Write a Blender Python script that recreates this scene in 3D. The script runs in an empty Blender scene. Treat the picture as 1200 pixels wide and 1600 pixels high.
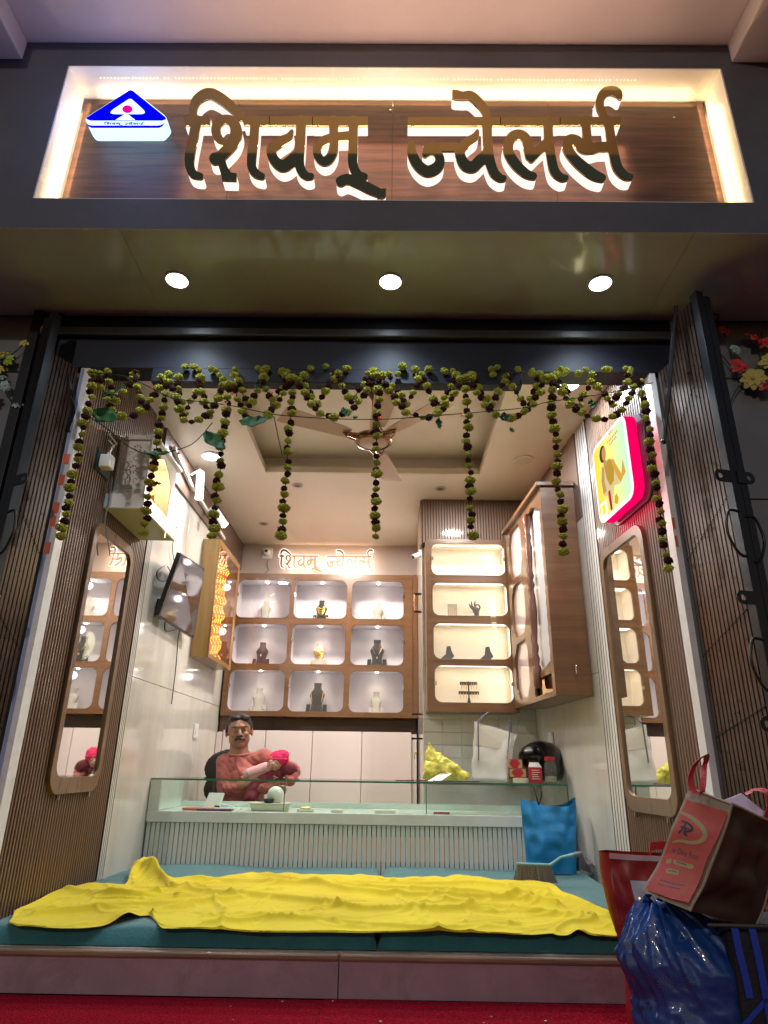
import bpy, bmesh, math, random
import numpy as np
from math import sin, cos, pi, radians, atan, tan, hypot
from mathutils import Vector, Matrix, Quaternion, noise
random.seed(7)
SC = bpy.context.scene
COL = SC.collection

# ------------------------------------------------------------------ camera
FPX, PITCH, ROLL, YAW, EYE = 1026.0, radians(21.04), radians(0.83), radians(-0.58), Vector((0, 0, 0.72))
Fv = Vector((sin(YAW)*cos(PITCH), cos(YAW)*cos(PITCH), sin(PITCH)))
R0 = Vector((cos(YAW), -sin(YAW), 0)); U0 = R0.cross(Fv)
Rv = R0*cos(ROLL) + U0*sin(ROLL); Uv = U0*cos(ROLL) - R0*sin(ROLL)
cd = bpy.data.cameras.new('camera'); cam = bpy.data.objects.new('camera', cd); COL.objects.link(cam)
cd.sensor_fit = 'VERTICAL'; cd.sensor_height = 24; cd.lens = 24*FPX/1600; cd.clip_start = .05; cd.clip_end = 500
cam.matrix_world = Matrix(((Rv.x, Uv.x, -Fv.x, EYE.x), (Rv.y, Uv.y, -Fv.y, EYE.y), (Rv.z, Uv.z, -Fv.z, EYE.z), (0, 0, 0, 1)))
SC.camera = cam
# ------------------------------------------------------------------ world: night sky
W = bpy.data.worlds.new('World'); SC.world = W; W.use_nodes = True
nt = W.node_tree; bg = nt.nodes['Background']
sky = nt.nodes.new('ShaderNodeTexSky'); sky.sky_type = 'NISHITA'; sky.sun_disc = False
sky.sun_elevation = radians(-3.0); sky.sun_rotation = radians(180)
nt.links.new(sky.outputs[0], bg.inputs[0]); bg.inputs[1].default_value = .8
vs = SC.view_settings; vs.view_transform = 'Standard'; vs.look = 'None'; vs.exposure = 1.0; vs.gamma = 1.0; vs.use_curve_mapping = False
SC.cycles.max_bounces = 10; SC.cycles.diffuse_bounces = 5; SC.cycles.glossy_bounces = 5; SC.cycles.transparent_max_bounces = 24
SC.cycles.sample_clamp_indirect = 4.0; SC.cycles.caustics_reflective = False; SC.cycles.caustics_refractive = False

# ------------------------------------------------------------------ pixel <-> place helper
def at(px, py, X=None, Y=None, Z=None):
    d = Fv + Rv*((px-600)/FPX) - Uv*((py-800)/FPX)
    t = X/d.x if X is not None else (Y/d.y if Y is not None else (Z-EYE.z)/d.z)
    return EYE + d*t
RW0, RWS = 1.369, .065                       # right interior wall: X = RW0 - RWS*Y
def rwx(y): return RW0 - RWS*y
def atR(px, py, off=0):
    d = Fv + Rv*((px-600)/FPX) - Uv*((py-800)/FPX)
    return EYE + d*((RW0-off)/(d.x + RWS*d.y))

# ------------------------------------------------------------------ materials
MATS = {}
def mat(name, col, rough=.5, metal=0., spec=.5, emit=None, es=0., var=0., vs_=6., bump=0., bs=40., coat=0., stretch=None, col2=None, sss=0., sheen=0., bd=.01, grime=0., gs=3., gcol=(.16, .12, .09)):
    m = bpy.data.materials.new(name); m.use_nodes = True; MATS[name] = m
    n = m.node_tree; b = n.nodes['Principled BSDF']; L = n.links.new
    b.inputs['Base Color'].default_value = (*col, 1); b.inputs['Roughness'].default_value = rough
    b.inputs['Metallic'].default_value = metal; b.inputs['Specular IOR Level'].default_value = spec
    b.inputs['Coat Weight'].default_value = coat; b.inputs['Coat Roughness'].default_value = .08
    b.inputs['Sheen Weight'].default_value = sheen
    if sss: b.inputs['Subsurface Weight'].default_value = sss; b.inputs['Subsurface Scale'].default_value = .01
    if emit: b.inputs['Emission Color'].default_value = (*emit, 1); b.inputs['Emission Strength'].default_value = es
    tc = n.nodes.new('ShaderNodeTexCoord'); mp = n.nodes.new('ShaderNodeMapping'); L(tc.outputs['Object'], mp.inputs[0])
    if stretch: mp.inputs['Scale'].default_value = stretch
    if var or col2:
        t = n.nodes.new('ShaderNodeTexNoise'); t.inputs['Scale'].default_value = vs_; t.inputs['Detail'].default_value = 8; t.inputs['Roughness'].default_value = .65
        L(mp.outputs[0], t.inputs[0]); r = n.nodes.new('ShaderNodeValToRGB'); L(t.outputs[0], r.inputs[0])
        c2 = col2 or tuple(c*(1-var) for c in col)
        r.color_ramp.elements[0].position = .32; r.color_ramp.elements[1].position = .68
        r.color_ramp.elements[0].color = (*c2, 1); r.color_ramp.elements[1].color = (*col, 1)
        L(r.outputs[0], b.inputs['Base Color'])
        mr = n.nodes.new('ShaderNodeMapRange'); L(t.outputs[0], mr.inputs[0]); mr.inputs[3].default_value = max(0, rough-.06); mr.inputs[4].default_value = min(1, rough+.08)
        L(mr.outputs[0], b.inputs['Roughness'])
    if grime:
        g1 = n.nodes.new('ShaderNodeTexNoise'); g1.inputs['Scale'].default_value = gs; g1.inputs['Detail'].default_value = 10; g1.inputs['Roughness'].default_value = .72; g1.inputs['Distortion'].default_value = .6
        L(tc.outputs['Object'], g1.inputs[0]); g2 = n.nodes.new('ShaderNodeMapRange'); g2.inputs[1].default_value = .50; g2.inputs[2].default_value = .74; g2.inputs[4].default_value = grime; L(g1.outputs[0], g2.inputs[0])
        gm_ = n.nodes.new('ShaderNodeMix'); gm_.data_type = 'RGBA'; L(g2.outputs[0], gm_.inputs[0]); gm_.inputs[7].default_value = (*gcol, 1)
        if b.inputs['Base Color'].is_linked: L(b.inputs['Base Color'].links[0].from_socket, gm_.inputs[6])
        else: gm_.inputs[6].default_value = (*col, 1)
        L(gm_.outputs[2], b.inputs['Base Color'])
    if bump:
        t2 = n.nodes.new('ShaderNodeTexNoise'); t2.inputs['Scale'].default_value = bs; t2.inputs['Detail'].default_value = 5
        L(mp.outputs[0], t2.inputs[0]); bp = n.nodes.new('ShaderNodeBump'); bp.inputs['Strength'].default_value = bump; bp.inputs['Distance'].default_value = bd
        L(t2.outputs[0], bp.inputs['Height']); L(bp.outputs[0], b.inputs['Normal'])
    return m
def emis(name, col, s):
    m = bpy.data.materials.new(name); m.use_nodes = True; MATS[name] = m
    n = m.node_tree; n.nodes.clear(); e = n.nodes.new('ShaderNodeEmission'); o = n.nodes.new('ShaderNodeOutputMaterial')
    e.inputs[0].default_value = (*col, 1); e.inputs[1].default_value = s; n.links.new(e.outputs[0], o.inputs[0]); return m
def glass(name, tint=(1, 1, 1), rough=0., ior=1.45, fog=0.):
    m = bpy.data.materials.new(name); m.use_nodes = True; MATS[name] = m
    n = m.node_tree; n.nodes.clear(); L = n.links.new
    t = n.nodes.new('ShaderNodeBsdfTransparent'); t.inputs[0].default_value = (*tint, 1)
    g = n.nodes.new('ShaderNodeBsdfGlossy'); g.inputs['Roughness'].default_value = rough
    fr = n.nodes.new('ShaderNodeFresnel'); gm = n.nodes.new('ShaderNodeNewGeometry'); mr = n.nodes.new('ShaderNodeMapRange'); mr.inputs[3].default_value = ior; mr.inputs[4].default_value = 1/ior; L(gm.outputs['Backfacing'], mr.inputs[0]); L(mr.outputs[0], fr.inputs[0])
    mx = n.nodes.new('ShaderNodeMixShader'); o = n.nodes.new('ShaderNodeOutputMaterial')
    L(fr.outputs[0], mx.inputs[0]); L(t.outputs[0], mx.inputs[1]); L(g.outputs[0], mx.inputs[2]); last = mx
    if fog:
        d = n.nodes.new('ShaderNodeBsdfDiffuse'); d.inputs[0].default_value = (*tint, 1); m2 = n.nodes.new('ShaderNodeMixShader'); m2.inputs[0].default_value = fog
        L(mx.outputs[0], m2.inputs[1]); L(d.outputs[0], m2.inputs[2]); last = m2
    L(last.outputs[0], o.inputs[0]); return m
def wood(name, c1, c2, rough=.35, axis='z', sc=1., coat=.3):
    st = {'z': (14, 14, .9), 'x': (.9, 14, 14), 'y': (14, .9, 14)}[axis]
    return mat(name, c1, rough, col2=c2, vs_=2.2*sc, stretch=st, bump=.08, bs=9, coat=coat)

canopy_paint = mat('canopy_paint', (.62, .52, .48), .7, var=.12, vs_=2.5, bump=.12, bs=14)
fascia_grey = mat('fascia_grey_laminate', (.10, .105, .13), .42, var=.28, grime=.4, gs=2.5, gcol=(.15, .14, .15), vs_=1.6, spec=.4)
white_gloss = mat('white_gloss_lining', (.82, .78, .70), .25, var=.05)
sign_wood = wood('sign_wood', (.15, .068, .042), (.040, .020, .016), .52, 'x', 1.2, coat=0.)
soffit_mat = mat('soffit_gloss_laminate', (.60, .64, .70), .11, var=.10, vs_=3, spec=.5, bump=.012, bs=5)
beam_mat = mat('shutter_box_paint', (.012, .016, .03), .5, var=.3, vs_=4, spec=.25)
ledge_mat = mat('shutter_box_ledge', (.10, .10, .11), .35, metal=.4, var=.3)
outer_wall = mat('outer_wall_tile', (.16, .17, .19), .38, grime=.5, gs=4, gcol=(.08, .075, .07), var=.18, vs_=2.5)
black_iron = mat('black_iron', (.010, .010, .012), .32, metal=.2, var=.3, vs_=20)
gate_brown = mat('gate_bronze_paint', (.11, .072, .055), .28, metal=.55, var=.3, vs_=5, stretch=(3, 3, 3))
strip_white = mat('white_edge_strip', (.80, .80, .82), .35, grime=.4, gs=7, gcol=(.35, .30, .26), var=.12, vs_=12)
flute_wood = wood('fluted_panel_wood', (.21, .125, .08), (.15, .088, .056), .42, 'z')
groove_dark = mat('panel_groove', (.05, .032, .024), .7)
mirror_wood = wood('mirror_frame_wood', (.20, .115, .055), (.14, .08, .038), .28, 'z')
marble = mat('white_marble_panel', (.68, .66, .61), .10, grime=.18, gs=2, gcol=(.45, .40, .33), col2=(.52, .49, .44), vs_=1.3, spec=.7, bump=.03, bs=3, stretch=(1, 2.2, .35), coat=.3)
trim_white = mat('white_trim', (.68, .66, .63), .25)
brown_board = wood('brown_laminate', (.155, .09, .065), (.12, .07, .05), .4, 'y')
ceil_mat = mat('ceiling_paint', (.70, .62, .53), .38, var=.03, vs_=3, bump=.015, bs=4)
oak = wood('walnut_laminate', (.175, .083, .034), (.115, .052, .022), .3, 'x')
oak_v = wood('walnut_laminate_upright', (.17, .08, .034), (.11, .05, .022), .3, 'z')
golden_wood = wood('golden_wood', (.28, .155, .04), (.20, .105, .028), .3, 'z')
niche_white = mat('niche_white', (.62, .59, .62), .5)
niche_warm = mat('niche_cream', (.78, .73, .65), .5)
door_white = mat('cabinet_door_white', (.66, .58, .55), .28)
dark_recess = wood('dark_recess_wood', (.07, .035, .022), (.05, .025, .016), .4, 'x')
tile_mat = mat('wall_tile', (.55, .55, .50), .12, var=.08, vs_=5, coat=.3)
grout = mat('tile_grout', (.46, .45, .42), .8)
counter_white = mat('counter_marble_white', (.68, .73, .70), .2, grime=.2, gs=6, gcol=(.42, .40, .34), col2=(.52, .58, .55), vs_=2, coat=.3)
slat_mat = mat('counter_slat', (.66, .71, .68), .28, col2=(.52, .58, .55), vs_=3.5, stretch=(1, 1, 1))
slat_back = mat('counter_slat_back', (.09, .05, .035), .6)
teal = mat('teal_mattress_cloth', (.018, .14, .155), .85, grime=.25, gs=6, gcol=(.10, .14, .13), var=.3, vs_=12, bump=.25, bs=160, sheen=.3)
yellow = mat('yellow_cotton', (.64, .525, .018), .9, col2=(.53, .42, .014), vs_=3, bump=.35, bs=17, spec=.3, sheen=.1)
riser_mat = mat('riser_laminate', (.36, .25, .31), .42, grime=.6, gs=5, gcol=(.14, .10, .10), var=.25, vs_=5)
nosing_mat = wood('nosing_wood', (.30, .19, .12), (.10, .065, .045), .4, 'x')
carpet_mat = mat('red_coir_carpet', (.54, .010, .034), .95, grime=.25, gs=9, gcol=(.14, .03, .03), col2=(.14, .003, .010), vs_=120, bump=1.0, bs=150, spec=.05, bd=.03)
mirror_mat = mat('mirror_silver', (.86, .86, .84), .02, metal=1.)
chrome = mat('chrome', (.7, .7, .7), .18, metal=1.)
clear = glass('clear_glass'); green_edge = mat('glass_edge_green', (.03, .16, .11), .15, spec=.8)
counter_glass = glass('counter_glass', (.93, .98, .95))
gold = mat('gold_jewellery', (.75, .48, .12), .28, metal=1., bump=.3, bs=300)
velvet_black = mat('black_velvet', (.012, .012, .014), .9, sheen=.4)
cream_velvet = mat('cream_velvet', (.40, .375, .31), .85, sheen=.3)
maroon_velvet = mat('maroon_velvet', (.05, .015, .012), .9, sheen=.3)
white_plastic = mat('white_plastic', (.72, .72, .70), .35)
black_plastic = mat('black_plastic', (.015, .015, .017), .3)
fan_mat = mat('fan_blade_brown', (.52, .34, .25), .3, var=.1, coat=.3)
fan_trim = mat('fan_bronze', (.25, .12, .07), .25, metal=.8)
letter_gold = mat('polished_gold_steel', (.40, .33, .14), .05, metal=1.)
letter_glow = emis('letter_acrylic_glow', (1, .76, .66), .72)
warm_led = emis('warm_led', (1, .70, .38), 2.5)
cool_led = emis('cool_led', (.75, .88, 1), 12)
niche_led = emis('niche_led', (1, .86, .66), 1.7)
orange_led = emis('orange_led', (1, .28, .03), 8)

# ------------------------------------------------------------------ object helpers
def tag(o, label=None, cat=None, group=None, kind=None):
    if label: o['label'] = label
    if cat: o['category'] = cat
    if group: o['group'] = group
    if kind: o['kind'] = kind
    return o
def link(name, me, m=None, parent=None, smooth=False):
    o = bpy.data.objects.new(name, me); COL.objects.link(o)
    if m is not None:
        for x in (m if isinstance(m, (list, tuple)) else [m]): me.materials.append(x)
    if parent is not None:
        o.parent = parent
        if parent.type == 'EMPTY': o.matrix_parent_inverse = Matrix.Translation(-parent.location)
    if smooth:
        for p in me.polygons: p.use_smooth = True
    return o
def thing(name, label, cat, loc, group=None):
    e = bpy.data.objects.new(name, None); e.empty_display_size = .1; e.location = loc; COL.objects.link(e)
    return tag(e, label, cat, group)
class MB:
    def __init__(s): s.v = []; s.f = []; s.mi = []; s.cur = 0
    def add(s, vs_, fs):
        k = len(s.v); s.v += [tuple(v) for v in vs_]; s.f += [tuple(i+k for i in f) for f in fs]; s.mi += [s.cur]*len(fs); return s
    def box(s, x0, x1, y0, y1, z0, z1):
        return s.add([(x, y, z) for x in (x0, x1) for y in (y0, y1) for z in (z0, z1)], [(0,1,3,2),(4,6,7,5),(0,4,5,1),(2,3,7,6),(0,2,6,4),(1,5,7,3)])
    def hexa(s, a, b):    # two quads (lists of 4 points) joined
        return s.add(list(a)+list(b), [(3,2,1,0),(4,5,6,7),(0,1,5,4),(1,2,6,5),(2,3,7,6),(3,0,4,7)])
    def obox(s, c, ax, ay, az):   # centre and three half-axis vectors
        c, ax, ay, az = map(Vector, (c, ax, ay, az))
        return s.add([c+ax*i+ay*j+az*k for i in (-1,1) for j in (-1,1) for k in (-1,1)], [(0,1,3,2),(4,6,7,5),(0,4,5,1),(2,3,7,6),(0,2,6,4),(1,5,7,3)])
    def quad(s, a, b, c, d): return s.add([a, b, c, d], [(0, 1, 2, 3)])
    def ngon(s, pts): return s.add(pts, [tuple(range(len(pts)))])
    def ring_loft(s, rings, cap=True, closed=True):
        n = len(rings[0]); vs_ = [p for r in rings for p in r]; fs = []
        for i in range(len(rings)-1):
            for j in range(n if closed else n-1):
                fs.append((i*n+j, i*n+(j+1)%n, (i+1)*n+(j+1)%n, (i+1)*n+j))
        if cap: fs += [tuple(range(n))[::-1], tuple(range((len(rings)-1)*n, len(rings)*n))]
        return s.add(vs_, fs)
    def tube(s, pts, r, n=8, cap=True):
        pts = [Vector(p) for p in pts]; rings = []; up = None
        for i, p in enumerate(pts):
            d = (pts[min(i+1, len(pts)-1)] - pts[max(i-1, 0)])
            d = d.normalized() if d.length > 1e-9 else Vector((0, 0, 1))
            if up is None: up = d.orthogonal().normalized()
            else:
                up = up - d*up.dot(d); up = up.normalized() if up.length > 1e-6 else d.orthogonal().normalized()
            w = d.cross(up); rr = r[i] if isinstance(r, (list, tuple)) else r
            rings.append([p + up*(cos(2*pi*k/n)*rr) + w*(sin(2*pi*k/n)*rr) for k in range(n)])
        return s.ring_loft(rings, cap)
    def lathe(s, c, prof, n=20, axis='z', sx=1, sy=1):
        c = Vector(c); rings = []
        for r, h in prof:
            ring = []
            for k in range(n):
                a = 2*pi*k/n; x, y = cos(a)*r*sx, sin(a)*r*sy
                ring.append(c + (Vector((x, y, h)) if axis == 'z' else Vector((x, h, y)) if axis == 'y' else Vector((h, x, y))))
            rings.append(ring)
        return s.ring_loft(rings, cap=not (prof[0] == prof[-1]))
    def ball(s, c, r, n=12, m=8, sc=(1, 1, 1)):
        return s.lathe(c, [(max(1e-4, sin(pi*i/m))*r, -cos(pi*i/m)*r*sc[2]) for i in range(m+1)], n, 'z', sc[0], sc[1])
    def mesh(s, name='mesh'):
        me = bpy.data.meshes.new(name); me.from_pydata(s.v, [], s.f); me.update()
        if any(s.mi): me.polygons.foreach_set('material_index', s.mi)
        return me
    def build(s, name, m, parent=None, smooth=False, bevel=0, kind=None, label=None, fix=True):
        me = s.mesh(name)
        if fix:
            bm = bmesh.new(); bm.from_mesh(me); bmesh.ops.recalc_face_normals(bm, faces=bm.faces); bm.to_mesh(me); bm.free()
        o = link(name, me, m, parent, smooth)
        if bevel:
            b = o.modifiers.new('bevel', 'BEVEL'); b.width = bevel; b.segments = 2; b.limit_method = 'ANGLE'; b.angle_limit = radians(40)
        if smooth:
            try:
                me.set_sharp_from_angle(angle=radians(50))
            except Exception: pass
        return tag(o, label, kind=kind)
def structure(name, mb, m, parent=None, label=None, bevel=0, **k):
    return mb.build(name, m, parent, bevel=bevel, kind=None if parent else 'structure', label=label, **k)
def single(name, mb, m, label, cat, group=None, **k):
    return tag(mb.build(name, m, None, **k), label, cat, group)

def curve_mesh(loops, half):
    """flat closed outlines (even-odd) -> slab mesh, outline in local xy, thickness +-half in z"""
    cu = bpy.data.curves.new('outline', 'CURVE'); cu.dimensions = '2D'; cu.fill_mode = 'BOTH'; cu.extrude = half
    for lp in loops:
        sp = cu.splines.new('POLY'); sp.points.add(len(lp)-1); sp.use_cyclic_u = True
        for i, (a, b) in enumerate(lp): sp.points[i].co = (a, b, 0, 1)
    o = bpy.data.objects.new('outline_tmp', cu); COL.objects.link(o)
    me = bpy.data.meshes.new_from_object(o); bpy.data.objects.remove(o); bpy.data.curves.remove(cu); return me
def plate(name, loops, a0, a1, m, parent=None, plane='xz', fn=None, **kw):
    """slab between a0 and a1 across: plane 'xz' (across = Y), 'yz' (across = X), 'xy' (across = Z)"""
    me = curve_mesh(loops, .5)
    for v in me.vertices:
        a, b, t = v.co; w = a0 + (a1-a0)*(t+.5)
        v.co = (a, w, b) if plane == 'xz' else (w, a, b) if plane == 'yz' else (a, b, w)
        if fn: v.co = fn(v.co)
    me.materials.clear()
    bm = bmesh.new(); bm.from_mesh(me); bmesh.ops.remove_doubles(bm, verts=bm.verts, dist=1e-6); bmesh.ops.recalc_face_normals(bm, faces=bm.faces); bm.to_mesh(me); bm.free()
    o = link(name, me, m, parent)
    if kw.get('bevel'):
        b = o.modifiers.new('bevel', 'BEVEL'); b.width = kw['bevel']; b.segments = 2; b.limit_method = 'ANGLE'; b.angle_limit = radians(50)
    return tag(o, kw.get('label'), kind=kw.get('kind'))
def rect(x0, x1, z0, z1): return [(x0, z0), (x1, z0), (x1, z1), (x0, z1)]
def rrect(x0, x1, z0, z1, r, n=6):
    P = []
    for cx, cz, a0 in ((x1-r, z0+r, -pi/2), (x1-r, z1-r, 0), (x0+r, z1-r, pi/2), (x0+r, z0+r, pi)):
        for k in range(n+1): P.append((cx+r*cos(a0+pi/2*k/n), cz+r*sin(a0+pi/2*k/n)))
    return P
def catmull(P, k=5):
    out = []; n = len(P)
    for i in range(n-1):
        p0, p1, p2, p3 = P[max(i-1, 0)], P[i], P[i+1], P[min(i+2, n-1)]
        for j in range(k):
            t = j/k; out.append(tuple(.5*((2*b)+(c-a)*t+(2*a-5*b+4*c-d)*t*t+(3*b-a-3*c+d)*t**3) for a, b, c, d in zip(p0, p1, p2, p3)))
    out.append(tuple(P[-1])); return out
def contours(strokes, rects=(), grow=0., cell=.7):
    """strokes: lists of (x, y, width); rects: polygons (convex). Returns outlines of their union grown by grow."""
    pts = [p for s in strokes for p in s] + [(x, y, 10) for r in rects for x, y in r]
    x0 = min(p[0]-p[2] for p in pts)-4; x1 = max(p[0]+p[2] for p in pts)+4; y0 = min(p[1]-p[2] for p in pts)-4; y1 = max(p[1]+p[2] for p in pts)+4
    nx, ny = int((x1-x0)/cell)+2, int((y1-y0)/cell)+2
    gx, gy = np.meshgrid(x0+np.arange(nx)*cell, y0+np.arange(ny)*cell, indexing='ij'); D = np.full(gx.shape, 1e9)
    for s in strokes:
        c = catmull(s)
        for a, b in zip(c, c[1:]):
            dx, dy = b[0]-a[0], b[1]-a[1]; L2 = dx*dx+dy*dy+1e-12
            t = np.clip(((gx-a[0])*dx+(gy-a[1])*dy)/L2, 0, 1)
            D = np.minimum(D, np.hypot(gx-a[0]-t*dx, gy-a[1]-t*dy)-(a[2]+t*(b[2]-a[2]))/2)
    for r in rects:
        d = np.full(gx.shape, -1e9); ar = sum(r[i][0]*r[(i+1)%len(r)][1]-r[(i+1)%len(r)][0]*r[i][1] for i in range(len(r))); sg = 1 if ar > 0 else -1
        for i in range(len(r)):
            (ax, ay), (bx, by) = r[i], r[(i+1) % len(r)]; l = hypot(bx-ax, by-ay)
            d = np.maximum(d, sg*((gx-ax)*(by-ay)-(gy-ay)*(bx-ax))/l)
        D = np.minimum(D, d)
    D = D-grow; seg = {}; D[np.abs(D) < 1e-9] = 1e-9
    S = D < 0
    mixed = np.argwhere((S[:-1, :-1].astype(int)+S[1:, :-1]+S[:-1, 1:]+S[1:, 1:]) % 4 != 0)
    def ep(i, j, i2, j2):
        t = D[i, j]/(D[i, j]-D[i2, j2]); return (x0+(i+(i2-i)*t)*cell, y0+(j+(j2-j)*t)*cell)
    pos = {}
    for i, j in mixed:
        i = int(i); j = int(j); c = [(i, j), (i+1, j), (i+1, j+1), (i, j+1)]; ins = [bool(S[a]) for a in c]; cr = []
        for k in range(4):
            if ins[k] != ins[(k+1) % 4]:
                a, b = c[k], c[(k+1) % 4]; key = (min(a, b), max(a, b)); pos[key] = ep(*key[0], *key[1]); cr.append((key, ins[k]))
        if len(cr) == 2: prs = [(cr[0], cr[1])]
        else: prs = [(cr[0], cr[1]), (cr[2], cr[3])] if cr[0][1] else [(cr[1], cr[2]), (cr[3], cr[0])]
        for p, q in prs:
            if p[1]: seg[p[0]] = q[0]
            else: seg[q[0]] = p[0]
    loops = []; seen = set()
    for k in list(seg):
        if k in seen: continue
        lp = []; q = k
        while q is not None and q not in seen: seen.add(q); lp.append(pos[q]); q = seg.get(q)
        if len(lp) > 7: loops.append(lp[::2] if len(lp) > 24 else lp)
    return loops

def blobs(name, parts, m, parent=None, voxel=.008, smooth_it=6, fn=None, **kw):
    """one continuous surface from ellipsoids ('e', centre, radii[, rot]) and tapered limbs ('c', p0, r0, p1, r1)"""
    mb = MB()
    for p in parts:
        if p[0] == 'e':
            mb2 = MB(); mb2.ball((0, 0, 0), 1, 20, 14); R_ = p[3] if len(p) > 3 else None
            q = (R_.to_matrix() if hasattr(R_, 'to_matrix') else Matrix.Identity(3))
            mb.add([Vector(p[1]) + q @ Vector((v[0]*p[2][0], v[1]*p[2][1], v[2]*p[2][2])) for v in mb2.v], mb2.f)
        else:
            a, ra, b, rb = Vector(p[1]), p[2], Vector(p[3]), p[4]; d = b-a; n_ = max(2, int(d.length/(min(ra, rb)*.5))+1)
            d = d.normalized(); pts = [a-d*ra*k for k in (.98, .85, .5)] + [a+(b-a)*i/n_ for i in range(n_+1)] + [b+d*rb*k for k in (.5, .85, .98)]
            rs = [ra*sin(math.acos(k)) for k in (.98, .85, .5)] + [ra+(rb-ra)*i/n_ for i in range(n_+1)] + [rb*sin(math.acos(k)) for k in (.5, .85, .98)]
            mb.tube(pts, rs, 14)
    me = mb.mesh(name); bm = bmesh.new(); bm.from_mesh(me); bmesh.ops.recalc_face_normals(bm, faces=bm.faces); bm.to_mesh(me); bm.free()
    o = bpy.data.objects.new('tmp', me); COL.objects.link(o)
    r = o.modifiers.new('r', 'REMESH'); r.mode = 'VOXEL'; r.voxel_size = voxel
    if smooth_it: s_ = o.modifiers.new('s', 'SMOOTH'); s_.iterations = smooth_it; s_.factor = .5
    dg = bpy.context.evaluated_depsgraph_get(); m2 = bpy.data.meshes.new_from_object(o.evaluated_get(dg)); bpy.data.objects.remove(o); bpy.data.meshes.remove(me)
    m2.materials.clear()
    if fn:
        for v in m2.vertices: v.co = fn(v.co)
    m2.name = name
    return tag(link(name, m2, m, parent, True), kw.get('label'), kind=kw.get('kind'))
def lamp(name, kind, loc, power, color=(1, 1, 1), size=.1, target=None, spot=60, blend=.5, size_y=None, parent=None):
    d = bpy.data.lights.new(name, kind); d.energy = power; d.color = color
    if kind == 'AREA':
        d.size = size
        if size_y: d.shape = 'RECTANGLE'; d.size_y = size_y
        else: d.shape = 'DISK'
    elif kind == 'SPOT': d.spot_size = radians(spot); d.spot_blend = blend; d.shadow_soft_size = size
    else: d.shadow_soft_size = size
    o = bpy.data.objects.new(name, d); o.location = loc; COL.objects.link(o)
    t = Vector(target) - Vector(loc) if target is not None else Vector((0, 0, -1))
    o.rotation_euler = t.to_track_quat('-Z', 'Y').to_euler(); return o
# ================================================================== SETTING: street front
ZS = 2.715; YF = 2.048; ZR0, ZR1 = 2.873, 3.668; XR0, XR1 = -1.485, 1.469; ZC = 3.82; YP = 2.198
mb = MB(); mb.box(-3.2, 3.2, 1.57, 2.9, ZC, ZC+.14); structure('canopy_slab', mb, canopy_paint)
for a, b in ((-3.2, -1.70), (1.52, 3.2)):
    mb = MB(); mb.box(a, b, 1.58, YF, 3.70, ZC-.002); structure('canopy_beam', mb, canopy_paint, bevel=.006)
mb = MB(); mb.box(-3.2, XR0, YF, 2.32, ZS, ZC-.004); mb.box(XR1, 3.2, YF, 2.32, ZS, ZC-.004)
mb.box(XR0, XR1, YF+.0005, 2.32, ZS, ZR0); mb.box(XR0, XR1, YF+.0005, 2.32, ZR1, ZC-.004); mb.box(XR0, XR1, 2.27, 2.32, ZR0, ZR1)
fascia = structure('fascia_wall', mb, fascia_grey)
mb = MB(); mb.box(XR0, XR1, YF+.003, 2.27, ZR1-.006, ZR1-.001); mb.box(XR0, XR0+.006, YF+.003, 2.27, ZR0, ZR1-.006)
mb.box(XR1-.006, XR1, YF+.003, 2.27, ZR0, ZR1-.006); mb.box(XR0, XR1, YF+.003, 2.27, ZR0, ZR0+.005)
structure('recess_lining', mb, white_gloss, fascia)
mb = MB(); mb.box(-3.2, 3.2, 2.32, 2.9, ZS+.05, ZC-.01); structure('wall_core', mb, outer_wall)
# sign board panel: planks of dark wood laminate
sb = thing('sign_board', 'dark wood sign board set in the lit recess above the shop', 'sign board', (0, YP, ZR0))
pz0, pz1 = ZR0+.02, ZR1-.022
for i in range(4):
    a = XR0+.022 + i*(XR1-XR0-.044)/4; mb = MB(); mb.box(a+.0008, a+(XR1-XR0-.044)/4-.0008, YP, YP+.018, pz0, pz1)
    mb.build('panel', sign_wood, sb)
mb = MB()
for x, z in ((-.97, pz0+.03), (-.5, pz0+.04), (.36, pz0+.1), (1.05, pz0+.05), (.93, pz1-.05), (-.02, pz1-.06), (1.3, pz1-.1)):
    mb.lathe((x, YP-.002, z), [(.001, 0), (.006, 0), (.006, .003)], 10, 'y')
mb.build('screw', chrome, sb, kind='stuff')
led = thing('led_strip_light', 'warm led tape hidden behind the edges of the sign board', 'light strip', (0, 2.24, ZR1-.02))
mb = MB(); mb.box(XR0+.08, XR1-.08, 2.219, 2.226, ZR1-.020, ZR1-.016); mb.build('led_tape', warm_led, led)
for x in (XR0+.018, XR1-.018):
    mb = MB(); mb.box(x-.002, x+.002, 2.219, 2.226, ZR0+.06, ZR1-.08); mb.build('led_tape', warm_led, led)
lamp('recess_top_light', 'AREA', (0, 2.186, ZR1-.055), 1.35, (1, .70, .36), 2.8, (0, 2.15, ZR1+.1), size_y=.012)
for x, s in ((XR0+.026, -1), (XR1-.026, 1)):
    lamp('recess_side_light', 'AREA', (x-s*.03, 2.186, 3.27), .6, (1, .70, .36), .012, (x+s*.1, 2.15, 3.27), size_y=.7)
mb = MB()
for i in range(150):
    x = -1.36+i*.0165
    if random.random() < .93: mb.box(x, x+.004, 2.10, 2.105, ZR1-.0085, ZR1-.0055)
tag(mb.build('led_reflection_dots', emis('led_reflection_glow', (1, .78, .45), 1.0), None, kind='stuff'), 'row of tiny glowing dots drawn as the led tape reflection in the recess top', 'light strip')  # glowing dots paint the tape's reflection on the gloss lining

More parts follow.
